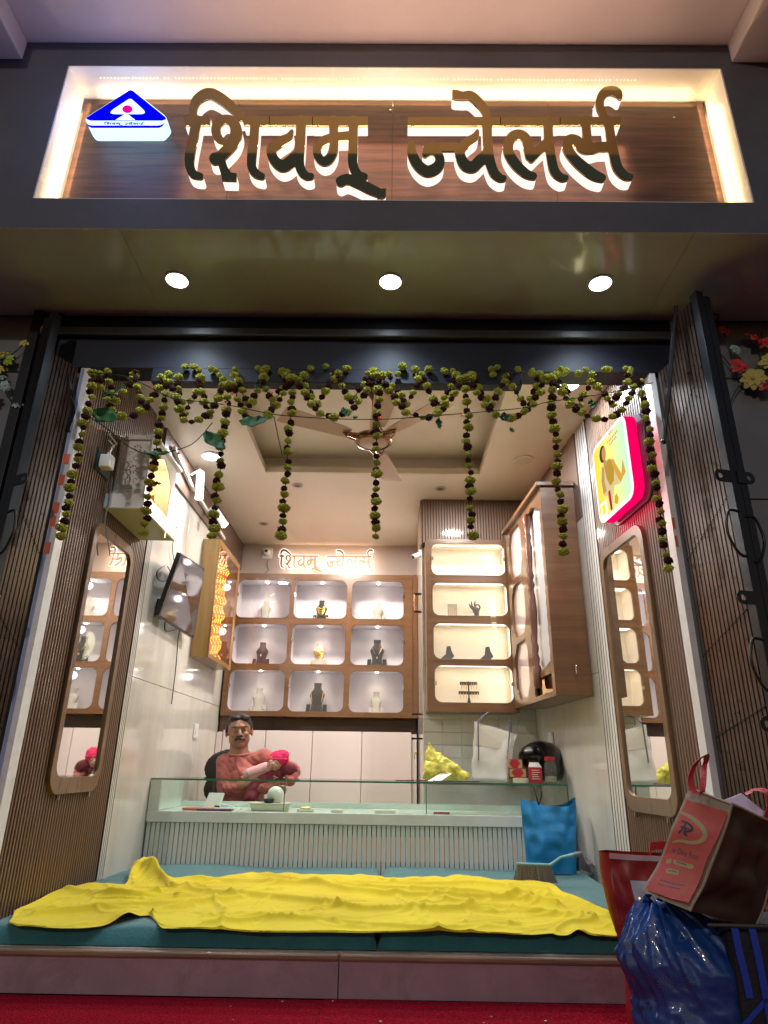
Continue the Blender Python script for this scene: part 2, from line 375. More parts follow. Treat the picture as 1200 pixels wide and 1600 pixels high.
# soffit, downlights, shutter box
mb = MB(); mb.box(-1.10+.001, 1.2, YF+.001, 2.6, ZS-.001, ZS+.05); sof = structure('soffit', mb, soffit_mat)
mb = MB(); mb.box(-3.2, -1.10-.001, YF+.001, 2.6, ZS-.001, ZS+.05); mb.box(1.202, 3.2, YF+.001, 2.6, ZS-.001, ZS+.05); structure('soffit_panel', mb, soffit_mat, sof)
POS = ((-.955, 'left of the three'), (-.01, 'middle of the three'), (.914, 'right of the three'))
for x, w in POS:
    t = thing('soffit_downlight', 'lit round cool white downlight in the soffit, %s' % w, 'downlight', (x, 2.342, ZS), 'downlights in the soffit')
    mb = MB(); mb.lathe((x, 2.342, ZS-.008), [(.047, 0), (.056, 0), (.056, .0065), (.047, .0065), (.047, 0)], 32); mb.build('ring', white_plastic, t, True)
    mb = MB(); mb.lathe((x, 2.342, ZS-.006), [(.001, 0), (.047, 0), (.047, .003)], 32); mb.build('diffuser', cool_led, t)
    lamp('downlight_lamp', 'SPOT', (x, 2.342, ZS-.012), 21, (.72, .86, 1), .04, spot=128, blend=.9)
mb = MB(); mb.box(-1.70, 1.45, 2.6, 2.715, 2.425, ZS+.05); shb = structure('shutter_box', mb, beam_mat)
mb = MB(); mb.box(-1.11, .60, 2.599, 2.66, 2.352, 2.4245); structure('lower_box', mb, beam_mat, shb, bevel=.003)
mb = MB(); mb.box(-1.70, 1.45, 2.565, 2.598, 2.585, 2.628); structure('ledge_bar', mb, ledge_mat, shb, bevel=.006)
# outer wall pillars, tiles
for i, (a, b) in enumerate(((-3.6, -1.70), (1.40, 3.6))):
    mb = MB(); mb.box(a, b, 2.62, 3.2, 0, ZS-.002); pw = structure('street_pillar', mb, grout)
    for r in range(5):
        z0 = r*.6; z1 = min(z0+.596, ZS-.004)
        for c in range(2):
            w = .6; x0 = (-1.70-w*(c+1)) if i == 0 else 1.40+w*c
            mb = MB(); mb.box(x0+.002, x0+w-.002, 2.606, 2.6195, z0+.003, z1); mb.build('tile', outer_wall, pw, bevel=.0015)

# ground
mb = MB(); n = 60
for i in range(n):
    for j in range(24): pass
mb.box(-1.9, -.2015, .9, 2.573, -.03, 0); ca = structure('carpet_floor', mb, carpet_mat)
mb = MB(); mb.box(-.2, 2.6, .9, 2.573, -.03, .002); structure('carpet_panel', mb, carpet_mat, ca)
mb = MB(); mb.box(-12, 12, -12, 3.0, -.5, -.032); structure('street_ground', mb, mat('street_asphalt', (.05, .05, .052), .9, var=.3, vs_=3, bump=.5, bs=60))
mb = MB(); mb.box(-1.9, 1.5, 2.59, 3.2, 0, .11); pl = structure('platform_step', mb, riser_mat)
for a, b in ((-1.9, -.156), (-.153, 1.5)):
    mb = MB(); mb.box(a, b, 2.576, 2.5895, .002, .1095); mb.build('riser_panel', riser_mat, pl, bevel=.0015)
    mb = MB(); mb.box(a, b, 2.562, 2.60, .110, .130); mb.build('nosing', nosing_mat, pl, bevel=.006)
mb = MB(); mb.box(-1.9, 1.5, 2.601, 6.0, .0, .128); structure('shop_floor', mb, mat('floor_tile_beige', (.5, .46, .4), .3))

# ================================================================== SETTING: shop interior
XL = -1.402; YT = 3.60; YB = 5.92; ZI = 2.655
def lw(y): return XL
# left wall core + right wall core (the right wall runs slightly inwards)
mb = MB(); mb.box(XL-.12, XL-.012, 2.66, YB, .128, ZI); lwall = structure('left_wall', mb, marble)
mb = MB(); mb.hexa([(rwx(2.66)+.012, 2.66, .128), (rwx(2.66)+.14, 2.66, .128), (rwx(2.66)+.14, 2.66, ZI), (rwx(2.66)+.012, 2.66, ZI)],
                   [(rwx(YB)+.012, YB, .128), (rwx(YB)+.14, YB, .128), (rwx(YB)+.14, YB, ZI), (rwx(YB)+.012, YB, ZI)]); rwall = structure('right_wall', mb, marble)
def flutes(fx, y0, y1, z0, z1, s, name, parent, pitch=.0235):
    n = int((y1-y0)/pitch); mb = MB(); g = MB()
    for i in range(n):
        a, b = y0+i*pitch, y0+(i+.70)*pitch; c = (a+b)/2; P = []
        for z in (z0, z1):
            P.append([(fx(a)+s*.011, a, z), (fx(a+.003)-s*.0, a+.003, z), (fx(c)-s*.001, c, z), (fx(b-.003), b-.003, z), (fx(b)+s*.011, b, z)])
        mb.ring_loft(P)
    g.hexa([(fx(y0)+s*.010, y0, z0), (fx(y0)+s*.0118, y0, z0), (fx(y0)+s*.0118, y0, z1), (fx(y0)+s*.010, y0, z1)], [(fx(y1)+s*.010, y1, z0), (fx(y1)+s*.0118, y1, z0), (fx(y1)+s*.0118, y1, z1), (fx(y1)+s*.010, y1, z1)])
    mb.build(name, flute_wood, parent, kind='stuff'); g.build('panel_backing', groove_dark, parent)
fp = thing('fluted_wall_panel', 'brown fluted panel on the wall under the white carved shrine', 'wall panel', (XL, 3.1, .13))
flutes(lw, 2.67, YT, .13, ZI, -1, 'flutes', fp)
fp2 = thing('fluted_wall_panel', 'brown fluted panel on the wall behind the lit yellow poster', 'wall panel', (rwx(3), 3.1, .13))
flutes(rwx, 2.67, 3.455, .13, ZI, 1, 'flutes', fp2)
for i in range(3):       # white triple trims
    y = YT+.006+i*.022; mb = MB(); mb.box(XL-.011, XL, y, y+.013, .13, 2.38); mb.build('trim_strip', trim_white, lwall, bevel=.002)
for i in range(5):
    y = 3.463+i*.034; mb = MB(); mb.hexa([(rwx(y), y, .13), (rwx(y)+.011, y, .13), (rwx(y)+.011, y, ZI), (rwx(y), y, ZI)],
        [(rwx(y+.022), y+.022, .13), (rwx(y+.022)+.011, y+.022, .13), (rwx(y+.022)+.011, y+.022, ZI), (rwx(y+.022), y+.022, ZI)]); mb.build('trim_strip', trim_white, rwall, bevel=.002)
mb = MB(); mb.hexa([(rwx(3.458)+.0022, 3.458, .13), (rwx(3.458)+.011, 3.458, .13), (rwx(3.458)+.011, 3.458, ZI), (rwx(3.458)+.0022, 3.458, ZI)], [(rwx(3.633)+.0022, 3.633, .13), (rwx(3.633)+.011, 3.633, .13), (rwx(3.633)+.011, 3.633, ZI), (rwx(3.633)+.0022, 3.633, ZI)]); mb.build('trim_groove', groove_dark, rwall)
mb = MB(); mb.box(XL-.0112, XL-.0022, YT+.002, YT+.071, .13, 2.38); mb.build('trim_groove', groove_dark, lwall)
# marble panels
for a, b, c, d in ((YT+.072, 4.30, .13, 1.15), (4.303, 5.0, .13, 1.15), (5.003, YB, .13, 1.15), (YT+.072, 4.30, 1.153, 2.398), (4.303, 5.0, 1.153, 2.398), (5.003, YB, 1.153, 2.398)):
    mb = MB(); mb.box(XL-.0115, XL, a, b, c, d); mb.build('marble_panel', marble, lwall, bevel=.001)
mb = MB(); mb.box(XL-.0115, XL+.014, YT+.01, YB, 2.401, ZI-.002); mb.build('brown_frieze', brown_board, lwall)
def rbox(y0, y1, z0, z1, t0, t1):
    return [(rwx(y0)-t1, y0, z0), (rwx(y0)-t0, y0, z0), (rwx(y0)-t0, y0, z1), (rwx(y0)-t1, y0, z1)], [(rwx(y1)-t1, y1, z0), (rwx(y1)-t0, y1, z0), (rwx(y1)-t0, y1, z1), (rwx(y1)-t1, y1, z1)]
for a, b, c, d in ((3.634, 4.3, .13, 1.2), (4.303, 4.88, .13, 1.2), (3.634, 4.88, 1.203, 2.1)):
    mb = MB(); mb.hexa(*rbox(a, b, c, d, -.0115, 0)); mb.build('marble_panel', marble, rwall, bevel=.001)
mb = MB(); mb.hexa(*rbox(3.634, 4.88, 2.103, ZI-.002, -.0115, .004)); mb.build('brown_frieze', brown_board, rwall)
# white corner strips at the opening
mb = MB(); mb.box(-1.444, -1.404, 2.605, 2.668, .13, 2.424); a = structure('jamb_strip', mb, strip_white)
mb = MB(); mb.box(-1.4415, -1.428, 2.6035, 2.6045, .13, 2.42); mb.build('protective_film', mat('blue_film', (.30, .38, .62), .25, var=.2), a)
mb = MB(); random.seed(3)
for z in (1.93, 1.83, 1.70, 1.64, 1.52): mb.box(-1.441, -1.41-random.random()*.012, 2.6030, 2.6037, z, z+.05)
mb.build('red_tape', mat('red_tape', (.7, .12, .06), .6), a, kind='stuff')
mb = MB(); mb.box(1.188, 1.214, 2.605, 2.668, .13, 2.424); a = structure('jamb_strip', mb, strip_white)
mb = MB()
for z in (1.66, 1.58): mb.box(1.190, 1.200, 2.6030, 2.6040, z, z+.05)
mb.build('red_tape', MATS['red_tape'], a, kind='stuff')
for a, b in ((-1.56, -1.4445), (1.2145, 1.40)):
    mb = MB(); mb.box(a, b, 2.64, 2.9, .13, 2.424); structure('jamb_wall', mb, outer_wall)
# ceiling with a recessed tray
TX0, TX1, TY0, TY1 = -.91, .65, 2.94, 4.28
mb = MB(); e = .3
mb.box(XL-.14, TX0, 2.72, YB+.1, ZI, ZI+.05); mb.box(TX1, 1.35, 2.72, YB+.1, ZI, ZI+.05); mb.box(TX0, TX1, 2.72, TY0, ZI, ZI+.05); mb.box(TX0, TX1, TY1, YB+.1, ZI, ZI+.05)
for a_, b_, c_, d_ in ((XL-.14, TX0-.10, 2.72, YB+.1), (TX1+.10, 1.35, 2.72, YB+.1), (TX0-.10, TX1+.10, 2.72, TY0-.10), (TX0-.10, TX1+.10, TY1+.10, YB+.1)): mb.box(a_, b_, c_, d_, ZI+.0505, ZI+e)
cei = structure('shop_ceiling', mb, ceil_mat)
o_ = .07
mb = MB(); mb.box(TX0-.11, TX1+.11, TY0-.11, TY1+.11, ZI+.17, ZI+e+.01); structure('tray_top', mb, ceil_mat, cei)
mb = MB(); mb.box(TX0, TX0+.018, TY0, TY1, ZI+.001, ZI+.045); mb.box(TX1-.018, TX1, TY0, TY1, ZI+.001, ZI+.045); mb.box(TX0+.018, TX1-.018, TY1-.018, TY1, ZI+.001, ZI+.045)
structure('tray_lip', mb, ceil_mat, cei)
# small fittings in the ceiling
for px, py, lit, lab in ((187, 588, 1, 'lit round cool white ceiling panel light at the front near the shrine'), (330, 712, 1, 'lit round cool white ceiling panel light above the wall monitor'),
                         (887, 600, 1, 'lit round cool white ceiling panel light above the yellow poster'), (818, 718, 0, 'unlit round white ceiling speaker beside the tray')):
    p = at(px, py, Z=ZI); t = thing('ceiling_light' if lit else 'ceiling_speaker', lab, 'ceiling light' if lit else 'speaker', p)
    mb = MB(); mb.lathe((p.x, p.y, ZI-.010), [(.058, 0), (.068, .002), (.068, .0095), (.058, .0095), (.058, 0)], 32); mb.build('ring', white_plastic, t, True)
    mb = MB(); mb.lathe((p.x, p.y, ZI-.008), [(.001, 0), (.058, 0), (.058, .004)], 32); mb.build('diffuser', cool_led if lit else mat('speaker_grille', (.55, .5, .45), .5), t)
    if lit: lamp('panel_lamp', 'AREA', (p.x, p.y, ZI-.014), 7, (.80, .89, 1), .11)
for px, py, lab in ((412, 818, 'small unlit recessed spotlight above the camera on the back wall'), (465, 758, 'small unlit recessed spotlight behind the left corner of the tray'), (688, 763, 'small unlit recessed spotlight in front of the fluted bulkhead')):
    p = at(px, py, Z=ZI); t = thing('recessed_spotlight', lab, 'ceiling spotlight', p, 'small recessed spotlights in the shop ceiling')
    mb = MB(); mb.lathe((p.x, p.y, ZI-.005), [(.024, 0), (.042, 0), (.042, .0045), (.024, .0045), (.024, 0)], 24); mb.build('ring', mat('dull_ring', (.35, .3, .26), .4), t, True)
    mb = MB(); mb.lathe((p.x, p.y, ZI-.004), [(.001, 0), (.024, 0), (.024, .003)], 20); mb.build('lens', mat('dull_lens', (.14, .12, .11), .2), t)
# back wall, pillar, right alcove wall
mb = MB(); mb.box(XL-.1, .25, YB, YB+.12, .128, ZI); bw = structure('back_wall', mb, mat('back_wall_laminate', (.46, .38, .34), .35))
mb = MB(); mb.box(.25, .33, 4.895, YB+.12, .128, ZI); pil = structure('marble_pillar', mb, marble)
YA = 4.88
mb = MB(); mb.box(.25, 1.25, YA, YA+.014, .128, ZI); aw = structure('alcove_wall', mb, grout)
tw = .133; th = .085; r = 0; z = .60
while z < 1.13:
    x = .252
    while x < 1.05:
        x1 = min(x+tw-.003, 1.052); mb = MB(); mb.box(x, x1, YA-.006, YA-.0005, z, z+th-.003); mb.build('tile', tile_mat, aw, bevel=.0012); x += tw
    z += th; r += 1
mb = MB(); mb.box(.252, 1.052, YA-.006, YA-.0005, .13, .597); mb.build('lower_panel', tile_mat, aw)
lamp('street_lamp_light', 'POINT', (-2.2, -5.5, 4.6), 260, (1, .86, .74), .12)
# fill lights added under the ceiling, with no fixture of their own
lamp('added_shop_fill', 'AREA', (-.4, 4.9, ZI-.02), 26, (1, .91, .82), .22)
lamp('added_shop_fill', 'AREA', (.55, 4.0, ZI-.02), 13, (1, .92, .83), .18)

# ================================================================== SIGN LETTERING
def Z1(s): return [(260+x/3, 120+y/3, w/3) for x, y, w in s]
def Z2(s): return [(600+x/3, 120+y/3, w/3) for x, y, w in s]
def P1(p): return [(260+x/3, 120+y/3) for x, y in p]
def P2(p): return [(600+x/3, 120+y/3) for x, y in p]
GLYPHS = [
 ([Z1([(128,188,26),(128,145,34),(150,104,42),(198,80,46),(250,100,46),(305,143,40),(348,192,26)]),
   Z1([(142,205,40),(130,270,40),(114,345,42),(109,410,38),(125,455,34),(160,468,24)]),
   Z1([(283,312,22),(252,300,32),(233,262,38),(240,224,36),(275,200,34),(312,215,42),(328,260,50),(312,310,50),(280,350,46),(250,378,46),(230,386,52)]),
   Z1([(256,388,34),(268,430,34),(282,462,42)]),
   Z1([(417,205,36),(410,290,37),(401,370,38),(401,425,36),(420,455,34),(448,468,24)])],
  [P1([(83,190),(205,190),(200,226),(88,226)]), P1([(258,448),(328,458),(326,488),(264,486)]), P1([(355,190),(482,190),(482,226),(366,226)])]),
 ([Z1([(588,258,12),(572,285,30),(530,308,40),(498,335,42),(494,365,40),(512,400,42),(545,420,48),(580,402,50),(612,368,42)]),
   Z1([(632,205,40),(628,300,40),(622,390,40),(632,440,38),(656,466,30),(678,468,24)])], [P1([(484,190),(684,190),(684,226),(484,226)])]),
 ([Z1([(783,205,36),(785,300,36),(782,350,38),(762,388,38),(735,398,34),(710,372,34),(708,330,32),(735,302,34),(785,285,32),(875,277,36)]),
   Z1([(877,205,36),(875,330,38),(874,410,38),(895,458,36),(930,470,24)]),
   Z1([(818,492,42),(850,482,42),(900,500,42),(960,530,42),(1010,552,34)])],
  [P1([(686,192),(942,192),(942,228),(686,228)]), P1([(992,533),(1028,528),(1015,568),(990,568)])]),
 ([Z2([(128,324,32),(134,370,40),(162,418,44),(205,445,46),(250,425,46),(262,390,38),(246,356,32),(215,343,34)]), Z2([(206,350,36),(192,366,22)]),
   Z2([(437,258,12),(425,285,30),(385,312,40),(357,345,42),(360,380,42),(380,415,46),(415,425,46),(445,400,48),(480,365,44)]),
   Z2([(482,205,40),(485,300,38),(492,380,42),(512,445,40),(540,474,32),(560,478,24)]),
   Z2([(340,86,38),(370,91,32),(405,90,38),(445,122,38),(472,160,32),(484,195,26)])],
  [P2([(113,194),(544,194),(544,228),(113,228)]), P2([(186,315),(345,315),(345,349),(186,349)]), P2([(322,66),(342,68),(342,106),(322,100)])]),
 ([Z2([(700,468,28),(665,455,36),(620,415,42),(587,365,42),(582,320,42),(602,282,40),(635,272,38),(664,290,38),(675,325,42),(684,372,40)]),
   Z2([(690,388,26),(700,365,44),(730,340,38),(765,310,38)]),
   Z2([(768,205,36),(772,300,38),(785,390,38),(800,445,38),(830,474,30),(850,476,24)])], [P2([(546,194),(824,194),(824,228),(546,228)])]),
 ([Z2([(930,335,40),(905,302,40),(870,298,42),(860,335,42),(888,382,42),(940,430,46),(985,462,44),(1020,476,34)]),
   Z2([(910,310,40),(935,335,46),(975,338,42),(1015,330,38),(1065,330,40)]),
   Z2([(945,205,36),(950,270,36),(958,330,38)]), Z2([(1050,205,36),(1064,290,37),(1078,370,40),(1096,430,40),(1128,464,34),(1153,472,24)]),
   Z2([(1032,190,24),(1014,150,32),(1012,112,34),(1032,77,38),(1065,67,36),(1093,76,36),(1106,95,20)])],
  [P2([(826,194),(1107,194),(1107,226),(826,226)])]),
]
YL0, YL1 = 2.105, 2.165      # face and back of the letters
def to_wall(lp, Y): return [(lambda p: (p.x, p.z))(at(x, y, Y=Y)) for x, y in lp]
sg = thing('sign_lettering', 'large glowing gold Devanagari shop name on the sign board', 'shop sign', (0, YP, 3.2))
LET = []
for st, rc in GLYPHS:
    f_ = [to_wall(l, YL0) for l in contours(st, rc, .9)]; g_ = [to_wall(l, YL0) for l in contours(st, rc, .3)]; LET.append((f_, g_))
    fo = plate('letter', f_, YL0-.004, YL0+.006, letter_gold, sg)
    plate('acrylic_body', g_, YL0+.0062, YL0+.052, letter_glow, fo)
lamp('sign_letter_light', 'AREA', (.05, YL0-.012, 3.22), 9, (1, .66, .50), 2.0, (.05, 1.4, 3.75), size_y=.3)
lamp('sign_halo_light', 'AREA', (.05, 2.163, 3.20), 2.2, (1, .62, .42), 2.0, (.05, 2.3, 3.18), size_y=.34)
# logo light box
lg = thing('logo_light_box', 'glowing blue and white triangular logo box at the end of the sign board', 'logo sign', (-1.2, YP, 3.3))
def LP(p): return [(100+x/6, 120+y/6) for x, y in p]
def rounded(pts, r, n=6):
    out = []; N = len(pts)
    for i in range(N):
        p = Vector((*pts[i], 0)); a = (Vector((*pts[i-1], 0))-p).normalized(); b = (Vector((*pts[(i+1) % N], 0))-p).normalized()
        ang = a.angle(b); d = min(r/tan(ang/2), .45*(Vector((*pts[i-1], 0))-p).length, .45*(Vector((*pts[(i+1) % N], 0))-p).length)
        A, B = p+a*d, p+b*d
        for k in range(n+1):
            t = k/n; q = A*(1-t)**2+p*2*t*(1-t)+B*t*t; out.append((q.x, q.y))
    return out
YG = 2.09
def L2(p, Y=YG): return to_wall(LP(p), Y)
outer = rounded([(640, 112), (975, 385), (955, 440), (880, 470), (260, 470), (205, 400)], 60)
blue = rounded([(640, 118), (970, 400), (900, 418), (240, 418), (205, 400)], 70)
out_w = L2(rounded([(632, 118), (985, 400), (905, 492), (255, 492), (190, 400)], 60))
blue_emit = emis('logo_blue', (.0, .0, 1.0), .5); logo_white = emis('logo_white', (.62, .86, 1), .85); logo_side = emis('logo_side_glow', (.30, .60, 1), 1.5)
plate('light_box', [out_w], YG, YG+.058, logo_side, lg)
plate('white_face', [out_w], YG-.003, YG-.0003, logo_white, lg)
plate('blue_triangle', [L2(rounded([(632, 128), (968, 400), (925, 418), (250, 418), (205, 400)], 42)), L2(rounded([(625, 205), (800, 362), (385, 362)], 34))], YG-.006, YG-.0034, blue_emit, lg)
plate('white_roof', [L2([(592, 356), (672, 418), (490, 418)])], YG-.0078, YG-.0064, logo_white, lg)
dc = L2([(600+48*cos(a), 318+36*sin(a)) for a in [2*pi*k/24 for k in range(24)]]); plate('pink_dot', [dc], YG-.008, YG-.0066, emis('logo_pink', (.9, 0, .35), .5), lg)
plate('blue_band', [L2([(212, 442), (235, 460), (262, 468), (890, 468), (925, 458), (948, 440), (925, 472), (892, 487), (262, 487), (228, 470)])], YG-.006, YG-.0034, blue_emit, lg)
# tiny lettering under the triangle
allx = [p[0] for f_, g_ in LET for l in f_ for p in l]; allz = [p[1] for f_, g_ in LET for l in f_ for p in l]
mx0, mx1, mz0, mz1 = min(allx), max(allx), min(allz), max(allz)
def rescale(l, x0, x1, z0, z1): return [(x0+(x-mx0)/(mx1-mx0)*(x1-x0), z0+(z-mz0)/(mz1-mz0)*(z1-z0)) for x, z in l]
a, b = L2([(372, 462), (762, 428)])
tl = [rescale(l, a[0], b[0], a[1], b[1]) for f_, g_ in LET for l in f_]
plate('small_lettering', [l for l in tl if len(l) > 8], YG-.0045, YG-.0034, mat('logo_ink', (.02, .01, .12), .5), lg)
lamp('logo_wash_lamp', 'POINT', (-1.24, YG-.16, 3.36), 1.6, (.22, .36, 1), .16)
# inner sign on the back wall
si = thing('inner_sign_lettering', 'small backlit Devanagari shop name on the back wall above the niches', 'shop sign', (-.55, YB, 2.4))
YI = YB-.035
A_, B_ = at(434, 893, Y=YI), at(583, 858, Y=YI)
for f_, g_ in LET:
    ff = [rescale(l, A_.x, B_.x, A_.z, B_.z) for l in f_]
    fo = plate('letter', ff, YI-.002, YI, mat('inner_letter_face', (.16, .10, .06), .3) if 'inner_letter_face' not in MATS else MATS['inner_letter_face'], si)
for st, rc in GLYPHS:
    ff = [rescale(l, A_.x, B_.x, A_.z, B_.z) for l in [to_wall(q, YL0) for q in contours(st, rc, 4.2)]]
    plate('glow_backing', ff, YI+.004, YI+.012, emis('inner_glow', (1, .76, .62), 1.8) if 'inner_glow' not in MATS else MATS['inner_glow'], si)
lamp('inner_sign_glow', 'AREA', (-.55, YI-.05, 2.45), 1.2, (1, .7, .45), .8, (-.55, YB, 2.45), size_y=.2)
# ================================================================== INTERIOR FURNITURE
# ---- display wall with nine niches
YD = 5.65; dx0, dz0 = at(345, 1122, Y=YD).x, 1.08; dx1, dz1 = .205, 2.295
cab = thing('niche_cabinet', 'walnut wall cabinet with nine lit white niches behind the counter', 'display cabinet', (-.57, YD, dz0))
cols = [(at(370, 940, Y=YD).x, at(453, 940, Y=YD).x), (at(459.5, 940, Y=YD).x, at(541.5, 940, Y=YD).x), (at(550, 940, Y=YD).x, at(630.5, 940, Y=YD).x)]
rows = [(at(500, 966, Y=YD).z, at(500, 907, Y=YD).z), (at(500, 1038, Y=YD).z, at(500, 976, Y=YD).z), (at(500, 1112, Y=YD).z, at(500, 1048, Y=YD).z)]
holes = [(c, r) for r in rows for c in cols]
plate('face_board', [rect(-1.385, dx1, dz0, dz1)] + [rrect(c[0], c[1], r[0], r[1], .055) for c, r in holes], YD, YD+.018, oak, cab, bevel=.002)
mb = MB(); mb.box(-1.385, dx1, YD+.0185, YD+.262, dz0, dz0+.018); mb.box(-1.385, dx1, YD+.0185, YD+.262, dz1-.018, dz1); mb.box(dx1-.018, dx1, YD+.0185, YD+.262, dz0+.018, dz1-.018)
mb.build('carcass', oak, cab)
mb = MB(); mb.box(dx1+.002, .247, YD-.01, YD+.25, dz0, dz1-.0); mb.build('side_filler', oak_v, cab)
bust_specs = {0: 'c', 1: 'kg', 2: 'cs', 3: 'm', 4: 'cg', 5: 'kp', 6: 'cs2', 7: 'kc', 8: 'cs'}
bust_label = {0: 'plain cream necklace bust in the upper left niche of the wall cabinet', 1: 'black bust with a broad gold collar in the top middle niche', 2: 'small cream bust with a fine chain in the top right niche',
 3: 'maroon bust with a pearl pendant beside the reflection of orange lights', 4: 'cream bust with a broad gold necklace set in the centre niche', 5: 'black bust with a pendant chain in the middle row by the pillar',
 6: 'cream bust with a V chain and earrings in the bottom left niche', 7: 'tall black bust with a long gold rope chain in the bottom middle niche', 8: 'cream bust with a fine collar chain in the bottom right niche'}
def bust(i, c, z0, spec):
    x = (c[0]+c[1])/2; y = YD+.13; dark = spec[0] in 'km'; mt = {'k': velvet_black, 'm': maroon_velvet, 'c': cream_velvet}[spec[0]]
    s = {'kc': 1.35, 'kp': 1.3, 'kg': 1.05, 'm': 1.12, 'cg': 1.1, 'cs2': 1.1}.get(spec, .98); h = .185*s
    t = thing('necklace_bust', bust_label[i], 'jewellery bust', (x, y, z0), 'necklace busts in the niches')
    prof = [(.045, 0), (.043, .02), (.033, .30), (.040, .48), (.047, .56), (.046, .64), (.030, .76), (.023, .83), (.025, 1.0)]
    mb = MB(); rings = []
    for w, q in prof:
        rr = []
        for k in range(20):
            a = 2*pi*k/20; rr.append((x+cos(a)*w*s*1.0, y+.02+sin(a)*(.014+.006*(q < .7))*s-(.02-.045*(q-.5))*s*(1 if sin(a) < 0 else .6), z0+q*h))
        rings.append(rr)
    mb.ring_loft(rings); mb.build('bust', mt, t, True)
    def chain(name, w, ztop, drop, r, m=gold, sides=6, v=1.6):
        m_ = MB(); P = []
        for k in range(21):
            u = -1+k/10; zz = z0+h*(ztop-drop*(1-abs(u)**v)); P.append((x+u*w*s, y-.016*s-.012*(1-u*u), zz))
        m_.tube(P, r*s, sides); return m_.build(name, m, t, True)
    if spec == 'kg':
        for q in range(4): chain('gold_collar', .038-.002*q, .70-.05*q, .13+.055*q, .0042)
    elif spec == 'cg':
        for q in range(4): chain('gold_collar', .040-.002*q, .70-.05*q, .10+.055*q, .005)
        m_ = MB(); m_.ball((x, y-.035*s, z0+h*.40), .009, 10, 6); m_.build('pendant', gold, t, True)
    elif spec == 'kp':
        chain('chain', .036, .72, .36, .0014, v=1.1); m_ = MB(); m_.ball((x, y-.032*s, z0+h*.32), .007, 10, 6, (1, 1, 1.6)); m_.build('pendant', gold, t, True)
    elif spec == 'kc': chain('rope_chain', .040, .72, .62, .0026, v=2.6)
    elif spec == 'm': m_ = MB(); m_.ball((x-.004, y-.034*s, z0+h*.42), .006, 8, 6, (1, 1, 1.8)); m_.build('pendant', MATS['white_plastic'], t, True)
    elif spec == 'cs2': chain('chain', .036, .68, .40, .0016, cream_velvet, v=1.05)
    elif spec == 'cs': chain('chain', .044, .62, .36, .0018, cream_velvet)
    if spec != 'c':
        for q in (-1, 1):
            m_ = MB(); xx = x+q*.052*s; m_.obox((xx, y-.03, z0+h*.14), (.013*s, 0, 0), (0, .004, .002), (q*-.002, .006, h*.14)); st = m_.build('earring_stand', mt, t, bevel=.002)
            if spec in ('kg', 'cg', 'cs2'):
                m_ = MB(); m_.ball((xx, y-.036, z0+h*.13), .008*s, 8, 6, (1, .5, 1.3)); m_.build('earring', gold if spec != 'cs2' else cream_velvet, st, True)
    return t
spot_led = emis('niche_spot_led', (1, .86, .68), 40)
for i, (c, r) in enumerate(holes):
    x0, x1, z0, z1 = c[0]-.012, c[1]+.012, r[0]-.004, r[1]+.012
    mb = MB(); y0, y1 = YD+.0186, YD+.24
    mb.quad((x0,y1,z0),(x1,y1,z0),(x1,y1,z1),(x0,y1,z1)); mb.quad((x0,y0,z0),(x0,y1,z0),(x0,y1,z1),(x0,y0,z1)); mb.quad((x1,y0,z0),(x1,y1,z0),(x1,y1,z1),(x1,y0,z1))
    mb.quad((x0,y0,z0),(x1,y0,z0),(x1,y1,z0),(x0,y1,z0)); mb.quad((x0,y0,z1),(x1,y0,z1),(x1,y1,z1),(x0,y1,z1))
    nb = mb.build('niche_box', niche_white, cab)
    mb = MB(); xm = (x0+x1)/2; mb.lathe((xm, YD+.13, z1-.006), [(.001, 0), (.010, 0), (.010, .004)], 14); mb.build('spot_lens', spot_led, nb)
    lamp('niche_lamp', 'SPOT', (xm, YD+.13, z1-.012), .9, (1, .80, .58), .008, (xm, YD+.16, z0), spot=110, blend=.9)
    lamp('niche_fill', 'POINT', (xm, YD+.06, z1-.07), .13, (.95, .92, 1), .03)
    mb = MB(); mb.box(c[0]-.012, c[1]+.012, YD-.007, YD-.002, r[0]-.012, r[1]+.012); dr = mb.build('glass_door', clear, cab)
    sx = c[1]-.012 if i % 3 == 2 else c[0]-.002
    for zz in ((r[0]+r[1])/2+.035,) if i not in (1, 4) else ((r[0]+r[1])/2+.035,):
        m_ = MB(); m_.box(sx, sx+.016, YD-.013, YD-.0075, zz-.016, zz+.016); m_.build('door_clamp', chrome, dr, bevel=.001)
    bust(i, c, r[0]-.004, bust_specs[i])

# ---- lower white cupboards along the back wall, dark recess above them
lc = thing('base_cupboard', 'row of tall white cupboard doors behind the shopkeeper', 'cupboard', (-.57, YD, .13))
mb = MB(); mb.box(-1.39, .235, YD+.022, YB-.005, .13, .955); mb.build('carcass', door_white, lc)
xs = [at(q, 1180, Y=YD).x for q in (333, 345, 413, 487, 565, 643)]; xs[-1] = min(xs[-1], .2)
for a, b in zip(xs[1:], xs[2:]):
    mb = MB(); mb.box(a+.0025, b-.0025, YD, YD+.020, .14, .968); mb.build('door', door_white, lc, bevel=.0015)
mb = MB(); mb.box(-1.398, xs[1]-.003, YD-.0, YD+.02, .14, .95); mb.build('filler_panel', door_white, lc)
mb = MB(); mb.box(-1.385, .235, YB-.07, YB-.004, .957, dz0-.002); structure('recess_backboard', mb, dark_recess, bw)
mb = MB(); mb.box(-1.385, -1.31, YD+.02, YD+.24, .957, dz0-.002); mb.build('recess_side', dark_recess, cab)
